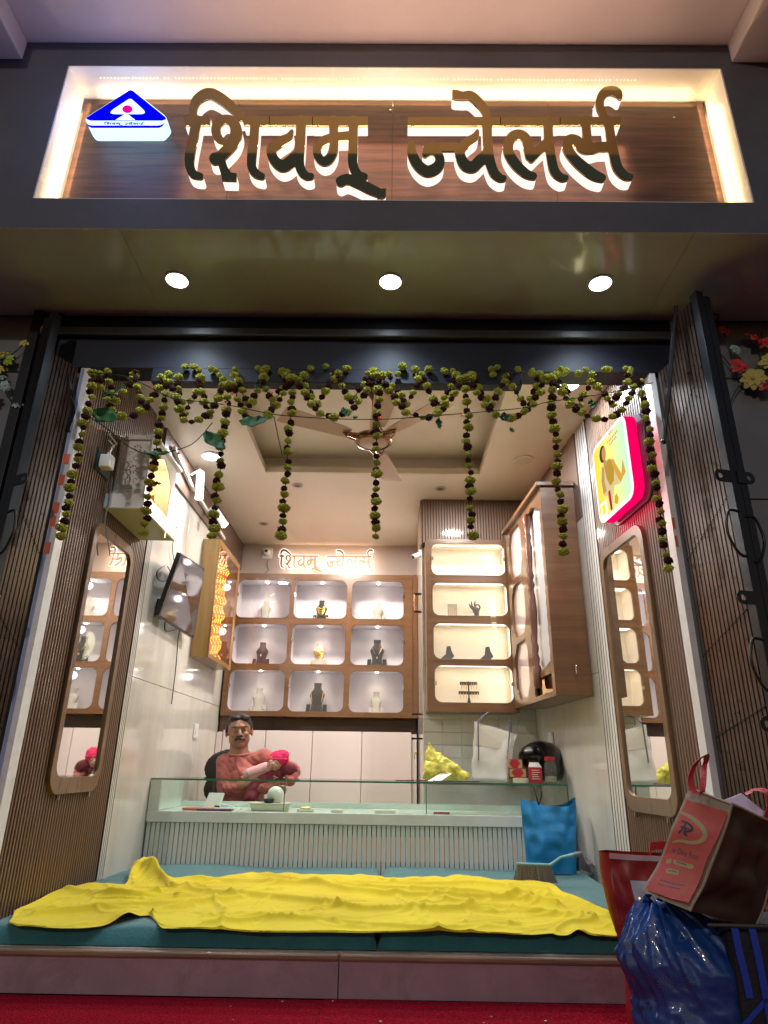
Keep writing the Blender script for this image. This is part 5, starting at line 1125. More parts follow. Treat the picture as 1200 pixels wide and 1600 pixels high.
mb = MB(); mb.box(x0+.10, x0+.30, 4.22, 4.28, ZD+.0005, ZD+.010); single('purple_ledger', mb, mat('purple_book', (.12, .03, .10), .5), 'thin purple ledger in front of the card machine', 'book')
x = at(422, 1262, Y=4.32).x; t = thing('plastic_basket', 'small cream plastic basket inside the glass counter', 'basket', (x, 4.33, ZD))
mb = MB(); w = .115
mb.hexa([(x-w+.01, 4.28, ZD+.001), (x+w-.01, 4.28, ZD+.001), (x+w-.01, 4.38, ZD+.001), (x-w+.01, 4.38, ZD+.001)], [(x-w, 4.27, ZD+.036), (x+w, 4.27, ZD+.036), (x+w, 4.39, ZD+.036), (x-w, 4.39, ZD+.036)]); mb.build('tray', mat('cream_plastic', (.58, .56, .46), .4), t, bevel=.004)
mb = MB(); mb.box(x-w-.004, x+w+.004, 4.266, 4.394, ZD+.0365, ZD+.044); mb.build('rim', MATS['cream_plastic'], t, bevel=.003)
x = at(430, 1250, Y=4.33).x; o = blobs('weighing_lamp', [('e', (x, 4.33, ZD+.085), (.052, .045, .052))], white_plastic, None, .006, 3); tag(o, 'white egg shaped lid standing in the cream basket', 'lid')
mb = MB(); mb.lathe((x-.035, 4.30, ZD+.045), [(.022, 0), (.030, .006), (.038, .022), (.034, .022), (.001, .012)], 20); single('steel_dish', mb, black_plastic, 'small dark dish sitting in the cream basket', 'dish', smooth=True)
for px, lab, w, m_ in ((477, 'small cream jewellery tray with gold pieces inside the counter', .05, None), (527, 'small white box inside the middle of the glass counter', .035, None), (602, 'low white card strip inside the glass counter', .06, None)):
    x = at(px, 1270, Y=4.28).x; t = thing('counter_tray', lab, 'tray', (x, 4.3, ZD)); mb = MB(); mb.box(x-w, x+w, 4.26, 4.32, ZD+.0005, ZD+.016); mb.build('tray', MATS['cream_card'], t, bevel=.002)
    if px == 477:
        mb = MB(); mb.tube([(x+.03*cos(a), 4.285+.015*sin(a), ZD+.021) for a in [2*pi*k/16 for k in range(17)]], .005, 6); mb.build('bangle', gold, t, True)
mb = MB(); random.seed(5); x = at(692, 1273, Y=4.27).x
for k in range(8): mb.ball((x-.05+k*.012, 4.25+random.uniform(-.01, .01), ZD+.006), .007, 6, 4)
o = single('red_beads', mb, mat('red_beads', (.35, .03, .05), .4), 'small heap of red beads inside the counter by the pane joint', 'beads'); o['kind'] = 'stuff'

# ================================================================== SHOPKEEPER AND BABY
PY = 5.02
def pp3(px, py, y=PY): return at(px, py, Y=y)
man = thing('person', 'man with moustache in a salmon kurta holding a baby behind the counter', 'person', (at(385, 1200, Y=PY).x, PY, .17))
skin = mat('skin_brown', (.27, .13, .075), .5, sss=.1, var=.1, vs_=20); hair = mat('hair_black', (.012, .010, .010), .55, bump=.4, bs=90)
kurta = mat('salmon_kurta', (.36, .095, .075), .8, col2=(.27, .07, .055), vs_=18, bump=.25, bs=110, sheen=.2)
H = pp3(374, 1143, PY); hx, hy, hz = H.x, PY, H.z; hs = .108   # head centre
tilt = Quaternion((0, 1, 0), radians(-4))
def hp(x, y, z): v = Vector((x, y, z)); v.rotate(tilt); v.rotate(Quaternion((0, 0, 1), radians(14))); return Vector((hx, hy, hz))+v*1.10
sl_, sr_ = pp3(351, 1192), pp3(412, 1184)
neckb = Vector((hx+.012, PY+.012, sl_.z+.03)); chest = Vector(((sl_.x+sr_.x)/2+.01, PY+.02, sl_.z-.12)); hip = Vector((chest.x+.0, PY+.05, .30))
HL, HR = pp3(436, 1222, PY-.17), pp3(428, 1232, PY-.19)
elL = pp3(352, 1234, PY-.06); elR = pp3(458, 1205, PY-.10)
body_parts = [('e', hp(0, .006, .018), (.084, .100, .096)), ('e', hp(0, -.012, -.045), (.075, .078, .068)), ('e', hp(0, -.045, -.082), (.040, .034, .030)), ('e', hp(0, -.01, -.085), (.06, .05, .035)),
 ('e', hp(-.036, -.055, -.022), (.026, .022, .020)), ('e', hp(.036, -.055, -.022), (.026, .022, .020)), ('e', hp(0, -.078, .028), (.052, .016, .012)),
 ('c', hp(0, -.080, .010), .010, hp(0, -.098, -.022), .0155), ('e', hp(-.015, -.088, -.026), (.010, .010, .008)), ('e', hp(.015, -.088, -.026), (.010, .010, .008)),
 ('e', hp(0, -.074, -.052), (.022, .012, .007)), ('e', hp(0, -.072, -.062), (.020, .012, .007)),
 ('e', hp(-.082, .004, -.006), (.009, .018, .030)), ('e', hp(.082, .004, -.006), (.009, .018, .030)),
 ('c', hp(0, .008, -.07), .064, neckb, .072), ('c', neckb, .07, chest, .115), ('c', chest, .125, hip, .13), ('c', neckb+Vector((0, .01, -.03)), .05, sl_, .052), ('c', neckb+Vector((0, .01, -.03)), .05, sr_, .052),
 ('c', sl_, .05, elL, .040), ('c', elL, .038, HR+Vector((-.05, 0, 0)), .026), ('c', sr_, .05, elR, .040), ('c', elR, .038, HL+Vector((.05, 0, .0)), .026),
 ('e', HR, (.045, .028, .022)), ('e', HL, (.045, .028, .022)),
 ('c', hip, .12, hip+Vector((-.16, -.22, -.07)), .085), ('c', hip, .12, hip+Vector((.18, -.22, -.07)), .085), ('c', hip+Vector((-.16, -.22, -.07)), .075, hip+Vector((.08, -.30, -.09)), .05), ('c', hip+Vector((.18, -.22, -.07)), .075, hip+Vector((-.06, -.34, -.09)), .05)]
for k in range(4):
    for hh, s1 in ((HR, 1), (HL, -1)):
        b0 = hh+Vector((s1*.035, -.012, .016-.012*k)); b1 = b0+Vector((s1*(.034-.004*abs(k-1)), -.006, -.004)); body_parts += [('c', b0, .0085, b1, .008), ('c', b1, .008, b1+Vector((s1*.016, .014, -.008)), .0065)]
for hh, s1 in ((HR, 1), (HL, -1)): body_parts += [('c', hh+Vector((s1*.0, -.018, .016)), .010, hh+Vector((s1*.035, -.026, .036)), .008)]
blobs('body', body_parts, skin, man, .0048, 3)
blobs('hair', [('e', hp(0, .020, .040), (.092, .100, .090)), ('e', hp(-.030, -.045, .085), (.045, .038, .022)), ('e', hp(.028, -.045, .084), (.045, .036, .022)), ('e', hp(-.078, .008, .018), (.012, .032, .04)), ('e', hp(.078, .008, .018), (.012, .032, .04)), ('e', hp(0, .07, -.02), (.06, .035, .055))], hair, man, .0045, 2,
      lambda c: c+noise.noise_vector(c*60)*.0025)
blobs('moustache', [('c', hp(0, -.094, -.046), .0105, hp(-.026, -.088, -.050), .0095), ('c', hp(0, -.094, -.046), .0105, hp(.026, -.088, -.050), .0095), ('c', hp(-.024, -.086, -.050), .007, hp(-.032, -.078, -.058), .004), ('c', hp(.024, -.086, -.050), .007, hp(.032, -.078, -.058), .004)], hair, man, .0025, 1)
for s1 in (-1, 1):
    mb = MB(); mb.ball(hp(s1*.031, -.0795, .006), .0095, 12, 8, (1.2, .6, .55)); ey = mb.build('eye', mat('eye_white', (.34, .30, .27), .3) if 'eye_white' not in MATS else MATS['eye_white'], man, True)
    mb = MB(); mb.ball(hp(s1*.031, -.0855, .006), .0055, 10, 6, (1, .7, 1)); mb.build('iris', black_plastic, ey, True)
    mb = MB(); mb.tube([hp(s1*.018, -.096, .022), hp(s1*.034, -.097, .027), hp(s1*.054, -.085, .021)], [.004, .0055, .0025], 8); mb.build('eyebrow', hair, man, True)
mb = MB(); mb.ball(hp(0, -.0945, .040), .0045, 8, 6, (.7, .5, 2.)); mb.build('forehead_mark', mat('vermilion', (.5, .03, .02), .6), man, True)
mb = MB(); mb.tube([hp(-.018, -.0865, -.0585), hp(0, -.090, -.057), hp(.018, -.0865, -.0585)], [.002, .0042, .002], 6); mb.build('lips', mat('lip_brown', (.24, .09, .07), .5), man, True)
kp = [('c', neckb+Vector((0, -.002, -.028)), .088, chest, .142), ('e', neckb+Vector((0, -.05, -.07)), (.075, .05, .06)), ('c', chest, .145, hip, .155), ('c', neckb+Vector((0, .01, -.045)), .058, sl_, .063), ('c', neckb+Vector((0, .01, -.045)), .058, sr_, .063),
 ('c', sl_, .064, elL, .054), ('c', elL, .053, HR+Vector((-.060, 0, 0)), .036), ('c', sr_, .064, elR, .056), ('c', elR, .054, HL+Vector((.075, .01, .01)), .040), ('c', hip, .15, hip+Vector((0, -.16, -.06)), .13)]
def kf(c): return c+Vector((0, -1, .3))*(.002*sin(c.z*120+c.x*90+6*nz(c.x*9, c.z*9)))+noise.noise_vector(c*17)*.006+noise.noise_vector(c*40)*.0025
blobs('kurta', kp, kurta, man, .006, 3, kf)
mb = MB(); nr = []
for k in range(21):
    a = 2*pi*k/20; nr.append(neckb+Vector((.074*cos(a), .070*sin(a)-.004, .036+.016*sin(a))))
mb.tube(nr, .010, 8); mb.build('collar', kurta, man, True)
mb = MB(); mb.tube([neckb+Vector((0, -.076, .02)), neckb+Vector((.006, -.110, -.04)), chest+Vector((.0, -.152, .04))], .0045, 6); mb.build('placket', mat('dark_maroon_trim', (.16, .02, .025), .7), man, True)
# chair back
cp = pp3(327, 1196, PY+.20); t = thing('office_chair', 'black low chair back rising behind the seated man', 'chair', (cp.x+.12, PY+.2, .17))
blobs('backrest', [('e', (cp.x+.16, PY+.21, cp.z-.02), (.20, .03, .14)), ('e', (cp.x+.16, PY+.21, cp.z-.16), (.19, .03, .14))], black_plastic, t, .010, 3)
mb = MB(); mb.lathe((cp.x+.17, PY+.14, .131), [(.02, 0), (.20, .005), (.21, .03), (.20, .045), (.02, .05)], 24); mb.build('seat', black_plastic, t, True)
mb = MB(); mb.tube([(cp.x+.16, PY+.235, .17), (cp.x+.16, PY+.235, .5)], .018, 8); mb.build('back_post', black_plastic, t, True)
# baby
bh = pp3(431, 1191, PY-.16); BH = Vector((bh.x, PY-.16, bh.z))
baby = thing('person', 'sleeping baby in a pink knitted cap held in the arms of the man', 'person', BH)
bskin = mat('skin_baby', (.42, .24, .16), .5, sss=.1)
qb = Quaternion((0, 1, 0), radians(38))
def bp3(x, y, z): v = Vector((x, y, z)); v.rotate(qb); return BH+v
s0_, s1_ = pp3(414, 1198, PY-.17), pp3(386, 1208, PY-.19)
blobs('body', [('e', BH, (.052, .056, .058)), ('e', bp3(-.004, -.046, -.022), (.022, .016, .016)), ('e', bp3(.018, -.040, -.014), (.018, .018, .015)), ('e', bp3(-.020, -.040, -.014), (.018, .018, .015)), ('c', bp3(0, -.052, -.006), .005, bp3(0, -.062, -.014), .0065),
  ('e', bp3(0, -.046, -.036), (.014, .012, .010)), ('c', BH+Vector((-.03, 0, -.03)), .03, s0_+Vector((-.02, .04, -.03)), .05), ('c', s0_+Vector((-.02, .04, -.03)), .055, s1_+Vector((-.02, .03, -.06)), .045), ('c', s0_, .024, s1_, .018), ('e', s1_+Vector((-.018, 0, -.002)), (.018, .014, .013))], bskin, baby, .0035, 2)
for s1 in (-1, 1):
    mb = MB(); mb.tube([bp3(s1*.010, -.0535, .006), bp3(s1*.018, -.0535, .003), bp3(s1*.027, -.050, .006)], .0018, 6); mb.build('closed_eye', hair, baby, True)
mb = MB(); mb.tube([bp3(-.008, -.060, -.030), bp3(0, -.062, -.031), bp3(.008, -.060, -.030)], .0022, 6); mb.build('lips', mat('baby_lips', (.4, .1, .1), .5), baby, True)
pinkcap = mat('hot_pink_knit', (.62, .015, .10), .85, bump=.8, bs=120)
blobs('knitted_cap', [('e', bp3(.0, .012, .026), (.062, .062, .050)), ('e', bp3(0, -.004, .020), (.064, .060, .016)), ('e', bp3(0, .01, .052), (.045, .05, .030))], pinkcap, baby, .0035, 1, lambda c: c+(c-BH).normalized()*.0025*sin(atan_((c-BH))*26))  if False else blobs('knitted_cap', [('e', bp3(.0, .016, .028), (.070, .070, .056)), ('e', bp3(0, .004, .024), (.072, .062, .022)), ('e', bp3(0, .014, .06), (.05, .055, .036))], pinkcap, baby, .0035, 1, lambda c: c+noise.noise_vector(c*70)*.004)
blobs('pink_sleeve', [('c', s0_+Vector((.006, .0, 0)), .033, s1_+Vector((.0, -.004, 0)), .026), ('e', s0_+Vector((.01, .02, -.01)), (.045, .04, .035))], mat('pale_pink_cotton', (.62, .34, .34), .8, bump=.2, bs=90), baby, .004, 2, lambda c: c+noise.noise_vector(c*30)*.003)
mb = MB(); d = (s1_-s0_).normalized(); mb.tube([s1_-d*.006, s1_+d*.006], [.029, .030], 16); mb.build('cuff', mat('grey_cuff', (.3, .25, .28), .8), baby, True)
q1, q2 = pp3(455, 1198, PY-.14), pp3(392, 1240, PY-.20)
blobs('wrap', [('c', BH+Vector((.05, .02, -.03)), .045, q1+Vector((0, .0, -.02)), .048), ('c', BH+Vector((.01, .03, -.075)), .055, pp3(400, 1225, PY-.16), .05), ('c', pp3(400, 1225, PY-.16), .05, q2+Vector((0, 0, -.03)), .045)], mat('maroon_blanket', (.17, .012, .022), .8, col2=(.09, .008, .015), vs_=14, bump=.4, bs=50), baby, .006, 3, lambda c: c+noise.noise_vector(c*22)*.008)
# ================================================================== COLLAPSIBLE GATES
def gate(p0, p1, lab, loc, n_, tall_from):
    """p0 hinge (x, y), p1 outer end; folded upright channels between them"""
    t = thing('collapsible_gate', lab, 'gate', (p0[0], p0[1], .13), 'folded collapsible gates'); a, b = Vector((*p0, 0)), Vector((*p1, 0)); d = (b-a)/n_; dn = d.normalized(); w = Vector((-dn.y, dn.x, 0))
    if w.x*(-1 if p0[0] > 0 else 1) < 0: w = -w           # w points into the opening
    for i in range(n_):
        c = a+d*(i+.5); zt = 2.60 if i >= tall_from else 2.415
        hw = d.length*.35; mb = MB(); prof = [(-hw, 0), (hw, 0), (hw, -.016), (hw-.0015, -.016), (hw-.0015, -.0015), (-hw+.0015, -.0015), (-hw+.0015, -.016), (-hw, -.016)]
        mb.ring_loft([[c+dn*x+w*y+Vector((0, 0, z)) for x, y in prof] for z in (.135, zt)]); mb.build('channel', gate_brown, t)
        mb = MB(); mb.obox(c+w*-.0008+dn*hw*1.1+Vector((0, 0, (zt+.13)/2)), dn*(d.length*.10), w*.0006, Vector((0, 0, (zt-.14)/2))); 
    riv = MB()
    for z0, z1 in ((2.02, 2.30), (1.52, 1.70), (1.13, 1.27), (.83, .93), (.5, .56)):
        for i in range(n_*2):
            c = a+d*(i*.5+.25)+w*.002; z = z0+(z1-z0)*i/(n_*2); riv.ball((c.x, c.y, z), .0033, 6, 4)
    riv.build('rivets', black_iron, t, kind='stuff')
    lat = MB(); lat.obox((a+b)/2-w*.020+Vector((0, 0, 1.27)), (b-a)/2*.99, w*.001, Vector((0, 0, 1.13)))  # full-height black sheet added behind the channels to shade the gaps
    for z0, z1 in ((2.02, 2.30), (1.52, 1.70), (1.13, 1.27), (.83, .93), (.5, .56)):
        lat.obox((a+b)/2-w*.024+Vector((0, 0, (z0+z1)/2)), (b-a)/2, w*.0015, Vector((0, 0, .011)))
    lat.build('flats_and_gap_backing', black_iron, t, kind='stuff')
    c = b+dn*.022; mb = MB(); mb.obox(c+Vector((0, 0, 1.37)), dn*.020, w*.018, Vector((0, 0, 1.235))); mb.build('lock_post', black_iron, t, bevel=.002)
    mb = MB(); mb.obox(c+dn*.002-w*.034+Vector((0, 0, 1.36)), dn*.018, w*.014, Vector((0, 0, 1.225))); mb.build('lock_post', black_iron, t, bevel=.002)
    return t, c, dn, w
def lock_tab(t, c, w, z, s, parent=None):
    h = w*s; lp = []
    for k in range(13):
        a = -pi/2+pi*k/12; lp.append((.050+.024*cos(a), .024*sin(a)))
    lp = [(0, -.024)]+lp+[(0, .024)]; hole = [(.050+.011*cos(2*pi*k/14), .011*sin(2*pi*k/14)) for k in range(14)]
    plate('lock_tab', [lp, hole], -.003, .003, black_iron, t, 'xz', lambda q: c+h*(q.x+.012)+Vector((0, -.022, z+q.z))+Vector((0, q.y, 0)))
def hex_handle(t, c, w, z, s):
    h = w*s; P = [(0, .085), (.035, .088), (.052, .060), (.062, .0), (.040, -.062), (.018, -.085), (0, -.085)]
    mb = MB(); mb.tube([c+h*(x+.012)+Vector((0, -.020, z+q)) for x, q in catmull(P, 4)], .0052, 8); mb.build('handle', black_iron, t, True)
gR, cR, dR, wR = gate((1.222, 2.595), (1.285, 2.30), 'folded collapsible gate with bronze channels on the bag side of the opening', None, 14, 6)
for z in (1.745, 1.28, .86): lock_tab(gR, cR, wR, z, 1)
for z in (1.52, 1.05): hex_handle(gR, cR, wR, z, 1); 
lock_tab(gR, cR, wR, 1.745, -1); hex_handle(gR, cR, wR, 1.50, -1)
gL, cL, dL, wL = gate((-1.450, 2.595), (-1.515, 2.47), 'folded collapsible gate with bronze channels on the shrine side of the opening', None, 8, 99)
for z in (1.77, 1.28): lock_tab(gL, cL+Vector((0, 0, 0)), wL, z, 1)
for z in (1.55, 1.05): hex_handle(gL, cL, wL, z, 1)
mb = MB(); mb.box(-1.700, -1.655, 2.555, 2.60, .0, 2.712); a = single('shutter_guide', mb, black_iron, 'tall black steel shutter guide channel beside the blue grey pillar', 'shutter guide', bevel=.003)
mb = MB(); mb.box(-1.650, -1.575, 2.575, 2.60, .0, 2.712); mb.build('flange', black_iron, a, bevel=.004)
mb = MB(); q0, q1, q2 = at(1056, 478, Y=2.36), at(1045, 610, Y=2.40), at(1037, 690, Y=2.42); mb.tube([q0, q1, q2], [.008, .010, .008], 6); mb.ball(q2, .012, 8, 6)
single('shutter_pull_rod', mb, black_iron, 'slanting black pull rod hanging in front of the gate near the poster', 'rod', smooth=True)
mb = MB(); mb.tube([at(x, y, Y=2.56) for x, y in catmull([(106, 580), (112, 620), (115, 645), (108, 665), (106, 674)], 4)], [.004]+[.009]*15+[.013], 6)
single('shutter_pull_rod', mb, black_iron, 'curved black pull rod hanging beside the gate near the shrine', 'rod', smooth=True)

# ================================================================== FLOWER GARLANDS
fl_y = mat('marigold_yellow_green', (.37, .36, .05), .85, col2=(.27, .28, .045), vs_=60, spec=.15); fl_m = mat('marigold_maroon', (.036, .008, .009), .9, spec=.15)
thread = mat('garland_thread', (.02, .035, .02), .9, spec=.1); leaf_m = mat('leaf_green', (.012, .06, .008), .65, col2=(.007, .035, .006), vs_=20, spec=.2); orange_m = mat('orange_petal', (.75, .13, .02), .6)
def flower_mesh(name, m, seed, squash):
    bm = bmesh.new(); bmesh.ops.create_icosphere(bm, subdivisions=4, radius=1)
    N = 90 if 'yellow' in name else 34; rs = random.Random(int(seed*10)); P = []
    for k in range(N):
        zz = 1-2*(k+.5)/N; rr = sqrt_(1-zz*zz); a = k*2.39996+rs.uniform(-.25, .25); P.append((Vector((rr*cos(a), rr*sin(a), zz+rs.uniform(-.06, .06))).normalized(), rs.uniform(.82, 1.12)))
    dm = 2.2/sqrt_(N)
    for v in bm.verts:
        d = v.co.normalized(); bd, bl = min(((d-p).length, l) for p, l in P)
        rr = (.62+.40*bl*max(0, 1-bd/dm)**.6)*(1+.15*noise.noise(d*2+Vector((seed, 0, 0))))
        v.co = d*rr*1.08; v.co.z *= squash
    me = bpy.data.meshes.new(name); bm.to_mesh(me); bm.free(); me.materials.append(m); return me
FY = [flower_mesh('flower_yellow', fl_y, k*3.1, .72) for k in range(4)]; FM = [flower_mesh('flower_maroon', fl_m, k*2.3+1, .8) for k in range(3)]
random.seed(21)
def put_flower(t, p, r, yellow):
    me = random.choice(FY if yellow else FM); o = bpy.data.objects.new('flower', me); COL.objects.link(o); o.parent = t; o.matrix_parent_inverse = Matrix.Translation(-t.location)
    o.location = p; s = r*random.uniform(.74, 1.18); o.scale = (s*random.uniform(.92, 1.08), s, s*random.uniform(.9, 1.08)); o.rotation_euler = (random.uniform(-.25, .25), random.uniform(-.25, .25), random.uniform(0, 6)); return o
def garland(pts, name, lab, grp, pitch=.0295, r=.0245, tail=False, start=0):
    t = thing(name, lab, 'flower garland', pts[0], grp); L = [0]
    for a, b in zip(pts, pts[1:]): L.append(L[-1]+(b-a).length)
    n_ = int(L[-1]/pitch); mb = MB(); mb.tube(pts, .0022, 5); mb.build('thread', thread, t)
    for i in range(n_+1):
        s = max(0, min(L[-1], i*L[-1]/max(1, n_)+(random.uniform(-.006, .006) if 0 < i < n_ else 0))); k = max(j for j in range(len(L)) if L[j] <= s+1e-9); k = min(k, len(pts)-2)
        p = pts[k].lerp(pts[k+1], (s-L[k])/(L[k+1]-L[k])); p = p+Vector((random.uniform(-.0055, .0055), random.uniform(-.006, .006), random.uniform(-.005, .005)))
        last = tail and i == n_
        put_flower(t, p, r*(1.12 if last else 1.0)*(.98 if (i+start) % 2 == 0 else .80), last or (i+start) % 2 == 0)
    return t
YG_ = 2.52
long_ = [((150, 584), (95, 838), 'long hanging marigold string nearest the shrine side gate'), ((263, 596), (224, 832), 'hanging marigold string in front of the carved shrine'), ((357, 600), (331, 838), 'hanging marigold string crossing the track lights'),
         ((457, 592), (440, 838), 'hanging marigold string across the corner of the ceiling tray'), ((590, 588), (586, 838), 'hanging marigold string in front of the ceiling fan hub'), ((727, 592), (737, 836), 'hanging marigold string in front of the fluted bulkhead'),
         ((862, 592), (882, 862), 'hanging marigold string in front of the carved side cabinet'), ((1003, 594), (1044, 888), 'long hanging marigold string beside the yellow poster')]
tops = []
for (xa, ya), (xb, yb), lab in long_:
    b = at(xb, yb, Y=YG_); a = at(xa, ya, Y=YG_); a.x = b.x+(a.x-b.x)*.35; tops.append(a)
    pts = [a.lerp(b, k/12)+Vector((.004*sin(k*1.3+xa), .003*sin(k*.9), 0)) for k in range(13)]
    garland(pts, 'hanging_garland', lab, 'long marigold strings hanging from the shutter box', .0300, .0228, True)
def swag(A_, B_, dip, lab, grp, pitch=.034):
    pts = []
    for k in range(17):
        u = k/16; p = A_.lerp(B_, u); p.z -= dip*4*u*(1-u); p.y += .012*sin(u*9); pts.append(p)
    garland(pts, 'swag_garland', lab, grp, pitch, .0215, start=k)
names = ['the two strings nearest the shrine', 'the shrine string and the track light string', 'the track light string and the tray corner string', 'the tray corner string and the fan string', 'the fan string and the bulkhead string', 'the bulkhead string and the side cabinet string', 'the side cabinet string and the poster string']
for i in range(7):
    A_, B_ = tops[i]+Vector((.02, 0, .0)), tops[i+1]-Vector((.02, 0, 0)); 
    swag(A_, B_, .205, 'deep marigold swag between '+names[i], 'marigold swags between the strings')
    if B_.x-A_.x > .2:
        for h_, (u0, u1) in enumerate(((.06, .50), (.50, .94))):
            m1, m2 = A_.lerp(B_, u0)+Vector((0, .03, .04)), A_.lerp(B_, u1)+Vector((0, .03, .04))
            mid_ = A_.lerp(B_, (u0+u1)/2+random.uniform(-.03, .03))+Vector((0, .03, -.10-random.uniform(0, .05)))
            pts = [m1, m1.lerp(mid_, .35)+Vector((-.008, 0, 0)), m1.lerp(mid_, .7), mid_, mid_.lerp(m2, .3), mid_.lerp(m2, .65)+Vector((.008, 0, 0)), m2]
            garland(pts, 'swag_garland', 'small V swag, %s, between ' % ('shrine side' if h_ == 0 else 'poster side')+names[i].replace(' and the ', ' and '), 'small V swags', .032, .0205)
# leafy vine
vp = [(140, 582), (196, 588), (232, 604), (270, 622), (318, 628), (362, 634), (400, 642), (432, 648), (480, 652), (540, 655), (600, 655), (650, 652), (700, 648), (760, 643), (820, 637), (856, 628), (900, 622), (960, 612), (1020, 598)]
vine = thing('leaf_vine', 'dark green leafy vine strung across the opening among the marigolds', 'garland', at(600, 655, Y=YG_-.03))
Pv = [at(x, y, Y=YG_-.03+.01*sin(x)) for x, y in catmull(vp, 4)]; mb = MB(); mb.tube(Pv, .0021, 6); mb.build('stem', thread, vine, True)
for pts in ([(140, 652), (170, 672), (205, 700), (240, 712)], [(240, 708), (255, 708), (300, 694), (332, 660)], [(428, 650), (434, 680), (441, 712)]):
    mb = MB(); mb.tube([at(x, y, Y=YG_-.035) for x, y in catmull(pts, 4)], .002, 6); mb.build('stem', thread, vine, True)
def leaf(px, py, L_, W_, ang, tilt_=.5, par=vine, Y=YG_-.04):
    c = at(px, py, Y=Y); mb = MB(); n_ = 12; ax = Vector((cos(ang), 0, sin(ang))); bx = Vector((-sin(ang)*cos(tilt_), sin(tilt_), cos(ang)*cos(tilt_))); nn = ax.cross(bx); rows_ = []
    for i in range(n_+1):
        u = i/n_; w = W_*(sin(pi*u**.75))**.8*(1+.08*sin(u*23)); r_ = []
        for k in range(5):
            v = -1+k/2; r_.append(c+ax*(L_*(u-.5))+bx*(w*v)+nn*(.10*L_*(u-.5)**2*3-.25*w*(1-abs(v))+.004*sin(u*17+v*3)))
        rows_.append(r_)
    mb.ring_loft(rows_, cap=False, closed=False); o = mb.build('leaf', leaf_m, par, True); s_ = o.modifiers.new('s', 'SOLIDIFY'); s_.thickness = .0012; return o
for px, py, L_, W_, an, ti in ((166, 650, .125, .042, -.35, .3), (178, 612, .105, .035, .55, .8), (249, 708, .125, .030, .05, .9), (336, 690, .125, .040, -.75, .6), (398, 658, .13, .040, .15, .5), (403, 600, .05, .018, 1.5, .6),
   (540, 644, .05, .020, -1.0, .5), (686, 662, .055, .016, -1.5, .6), (790, 652, .05, .022, -1.25, .4), (925, 632, .05, .018, -1.45, .4), (800, 672, .025, .010, -.8, .3), (246, 755, .03, .010, -.2, .5), (555, 652, .02, .008, 0, .3)):
    leaf(px, py, L_, W_, an, ti)
for px, py in ((158, 671), (241, 604), (279, 708), (362, 616), (352, 632), (425, 613), (594, 652), (722, 648), (236, 730)):
    p = at(px, py, Y=YG_-.045); mb = MB(); random.seed(px)
    for k in range(5): mb.tube([p, p+Vector((random.uniform(-.013, .013), random.uniform(-.01, .01), random.uniform(-.012, .012)))], [.004, .001], 5)
    mb.build('orange_petals', orange_m, vine, True)
# dim flower tops pinned on the shutter box
t = thing('pinned_flowers', 'row of faded marigold heads pinned along the dark shutter box', 'flowers', at(600, 580, Y=2.58)); random.seed(31)
for px in list(range(262, 1000, 36)):
    for k in range(random.choice((1, 2, 3))): put_flower(t, at(px+random.uniform(-10, 14), 580+random.uniform(-8, 8), Y=2.575), .019, True)
# artificial flower sprays on the pillars
stemm = mat('dark_stem', (.02, .045, .02), .7)
def petal_flower(par, p, r, m, n_=8, face=Vector((0, -1, .3))):
    f = face.normalized(); f.rotate(Quaternion((0, 0, 1), random.uniform(-.5, .5))); f.rotate(Quaternion((1, 0, 0), random.uniform(-.4, .4))); u = f.orthogonal().normalized(); w = f.cross(u); mb = MB()
    for ly, (sc_, up_) in enumerate(((1., .05), (.68, .30))):
        for k in range(n_):
            a = 2*pi*(k+.5*ly)/n_+random.uniform(-.12, .12); d = u*cos(a)+w*sin(a); s_ = f.cross(d); R_ = r*sc_*random.uniform(.85, 1.1); rows = []
            for i in range(5):
                q = i/4; wd = R_*.34*sin(pi*(.12+.80*q))**.8; c = p+d*R_*q+f*(R_*(up_*q+.35*q*(1-q))-.18*R_*q*q); rows.append([c-s_*wd+f*wd*.25, c, c+s_*wd+f*wd*.25])
            mb.ring_loft(rows, cap=False, closed=False)
    mb.ball(p+f*r*.15, r*.16, 8, 5); return mb.build('blossom', m, par, True)
t = thing('flower_spray', 'spray of artificial yellow and white flowers against the blue grey pillar', 'artificial flowers', at(20, 560, Y=2.57))
mb = MB(); mb.tube([at(x, y, Y=2.575) for x, y in catmull([(-20, 570), (15, 556), (40, 535), (55, 522), (72, 512)], 4)], .003, 6); mb.tube([at(x, y, Y=2.575) for x, y in catmull([(-10, 560), (6, 600), (12, 620), (27, 632)], 4)], .003, 6); mb.build('stem', stemm, t, True)
yl = mat('silk_yellow', (.62, .55, .10), .6); wh = mat('silk_pale_blue', (.35, .50, .52), .6)
for px, py, r, m_ in ((70, 513, .030, yl), (40, 535, .030, yl), (2, 555, .045, yl), (13, 562, .030, mat('silk_lime', (.35, .50, .06), .6)), (-8, 575, .04, yl), (8, 603, .026, wh), (27, 632, .026, wh), (0, 590, .03, wh), (-15, 620, .04, wh)):
    petal_flower(t, at(px, py, Y=2.56), r, m_)
t = thing('flower_spray', 'bunch of artificial red, yellow and purple flowers on the pillar behind the gate', 'artificial flowers', at(1150, 590, Y=2.57))
red = mat('silk_red', (.55, .04, .04), .6); pur = mat('silk_purple', (.22, .06, .32), .6); yel2 = mat('silk_ochre', (.50, .42, .10), .6)
mb = MB()
for pts in ([(1118, 490), (1135, 530), (1150, 575)], [(1105, 535), (1128, 555), (1155, 590)], [(1190, 520), (1188, 560), (1170, 600)], [(1137, 640), (1150, 610), (1165, 595)], [(1210, 560), (1190, 590), (1170, 600)]):
    mb.tube([at(x, y, Y=2.575) for x, y in catmull(pts, 4)], .003, 6)
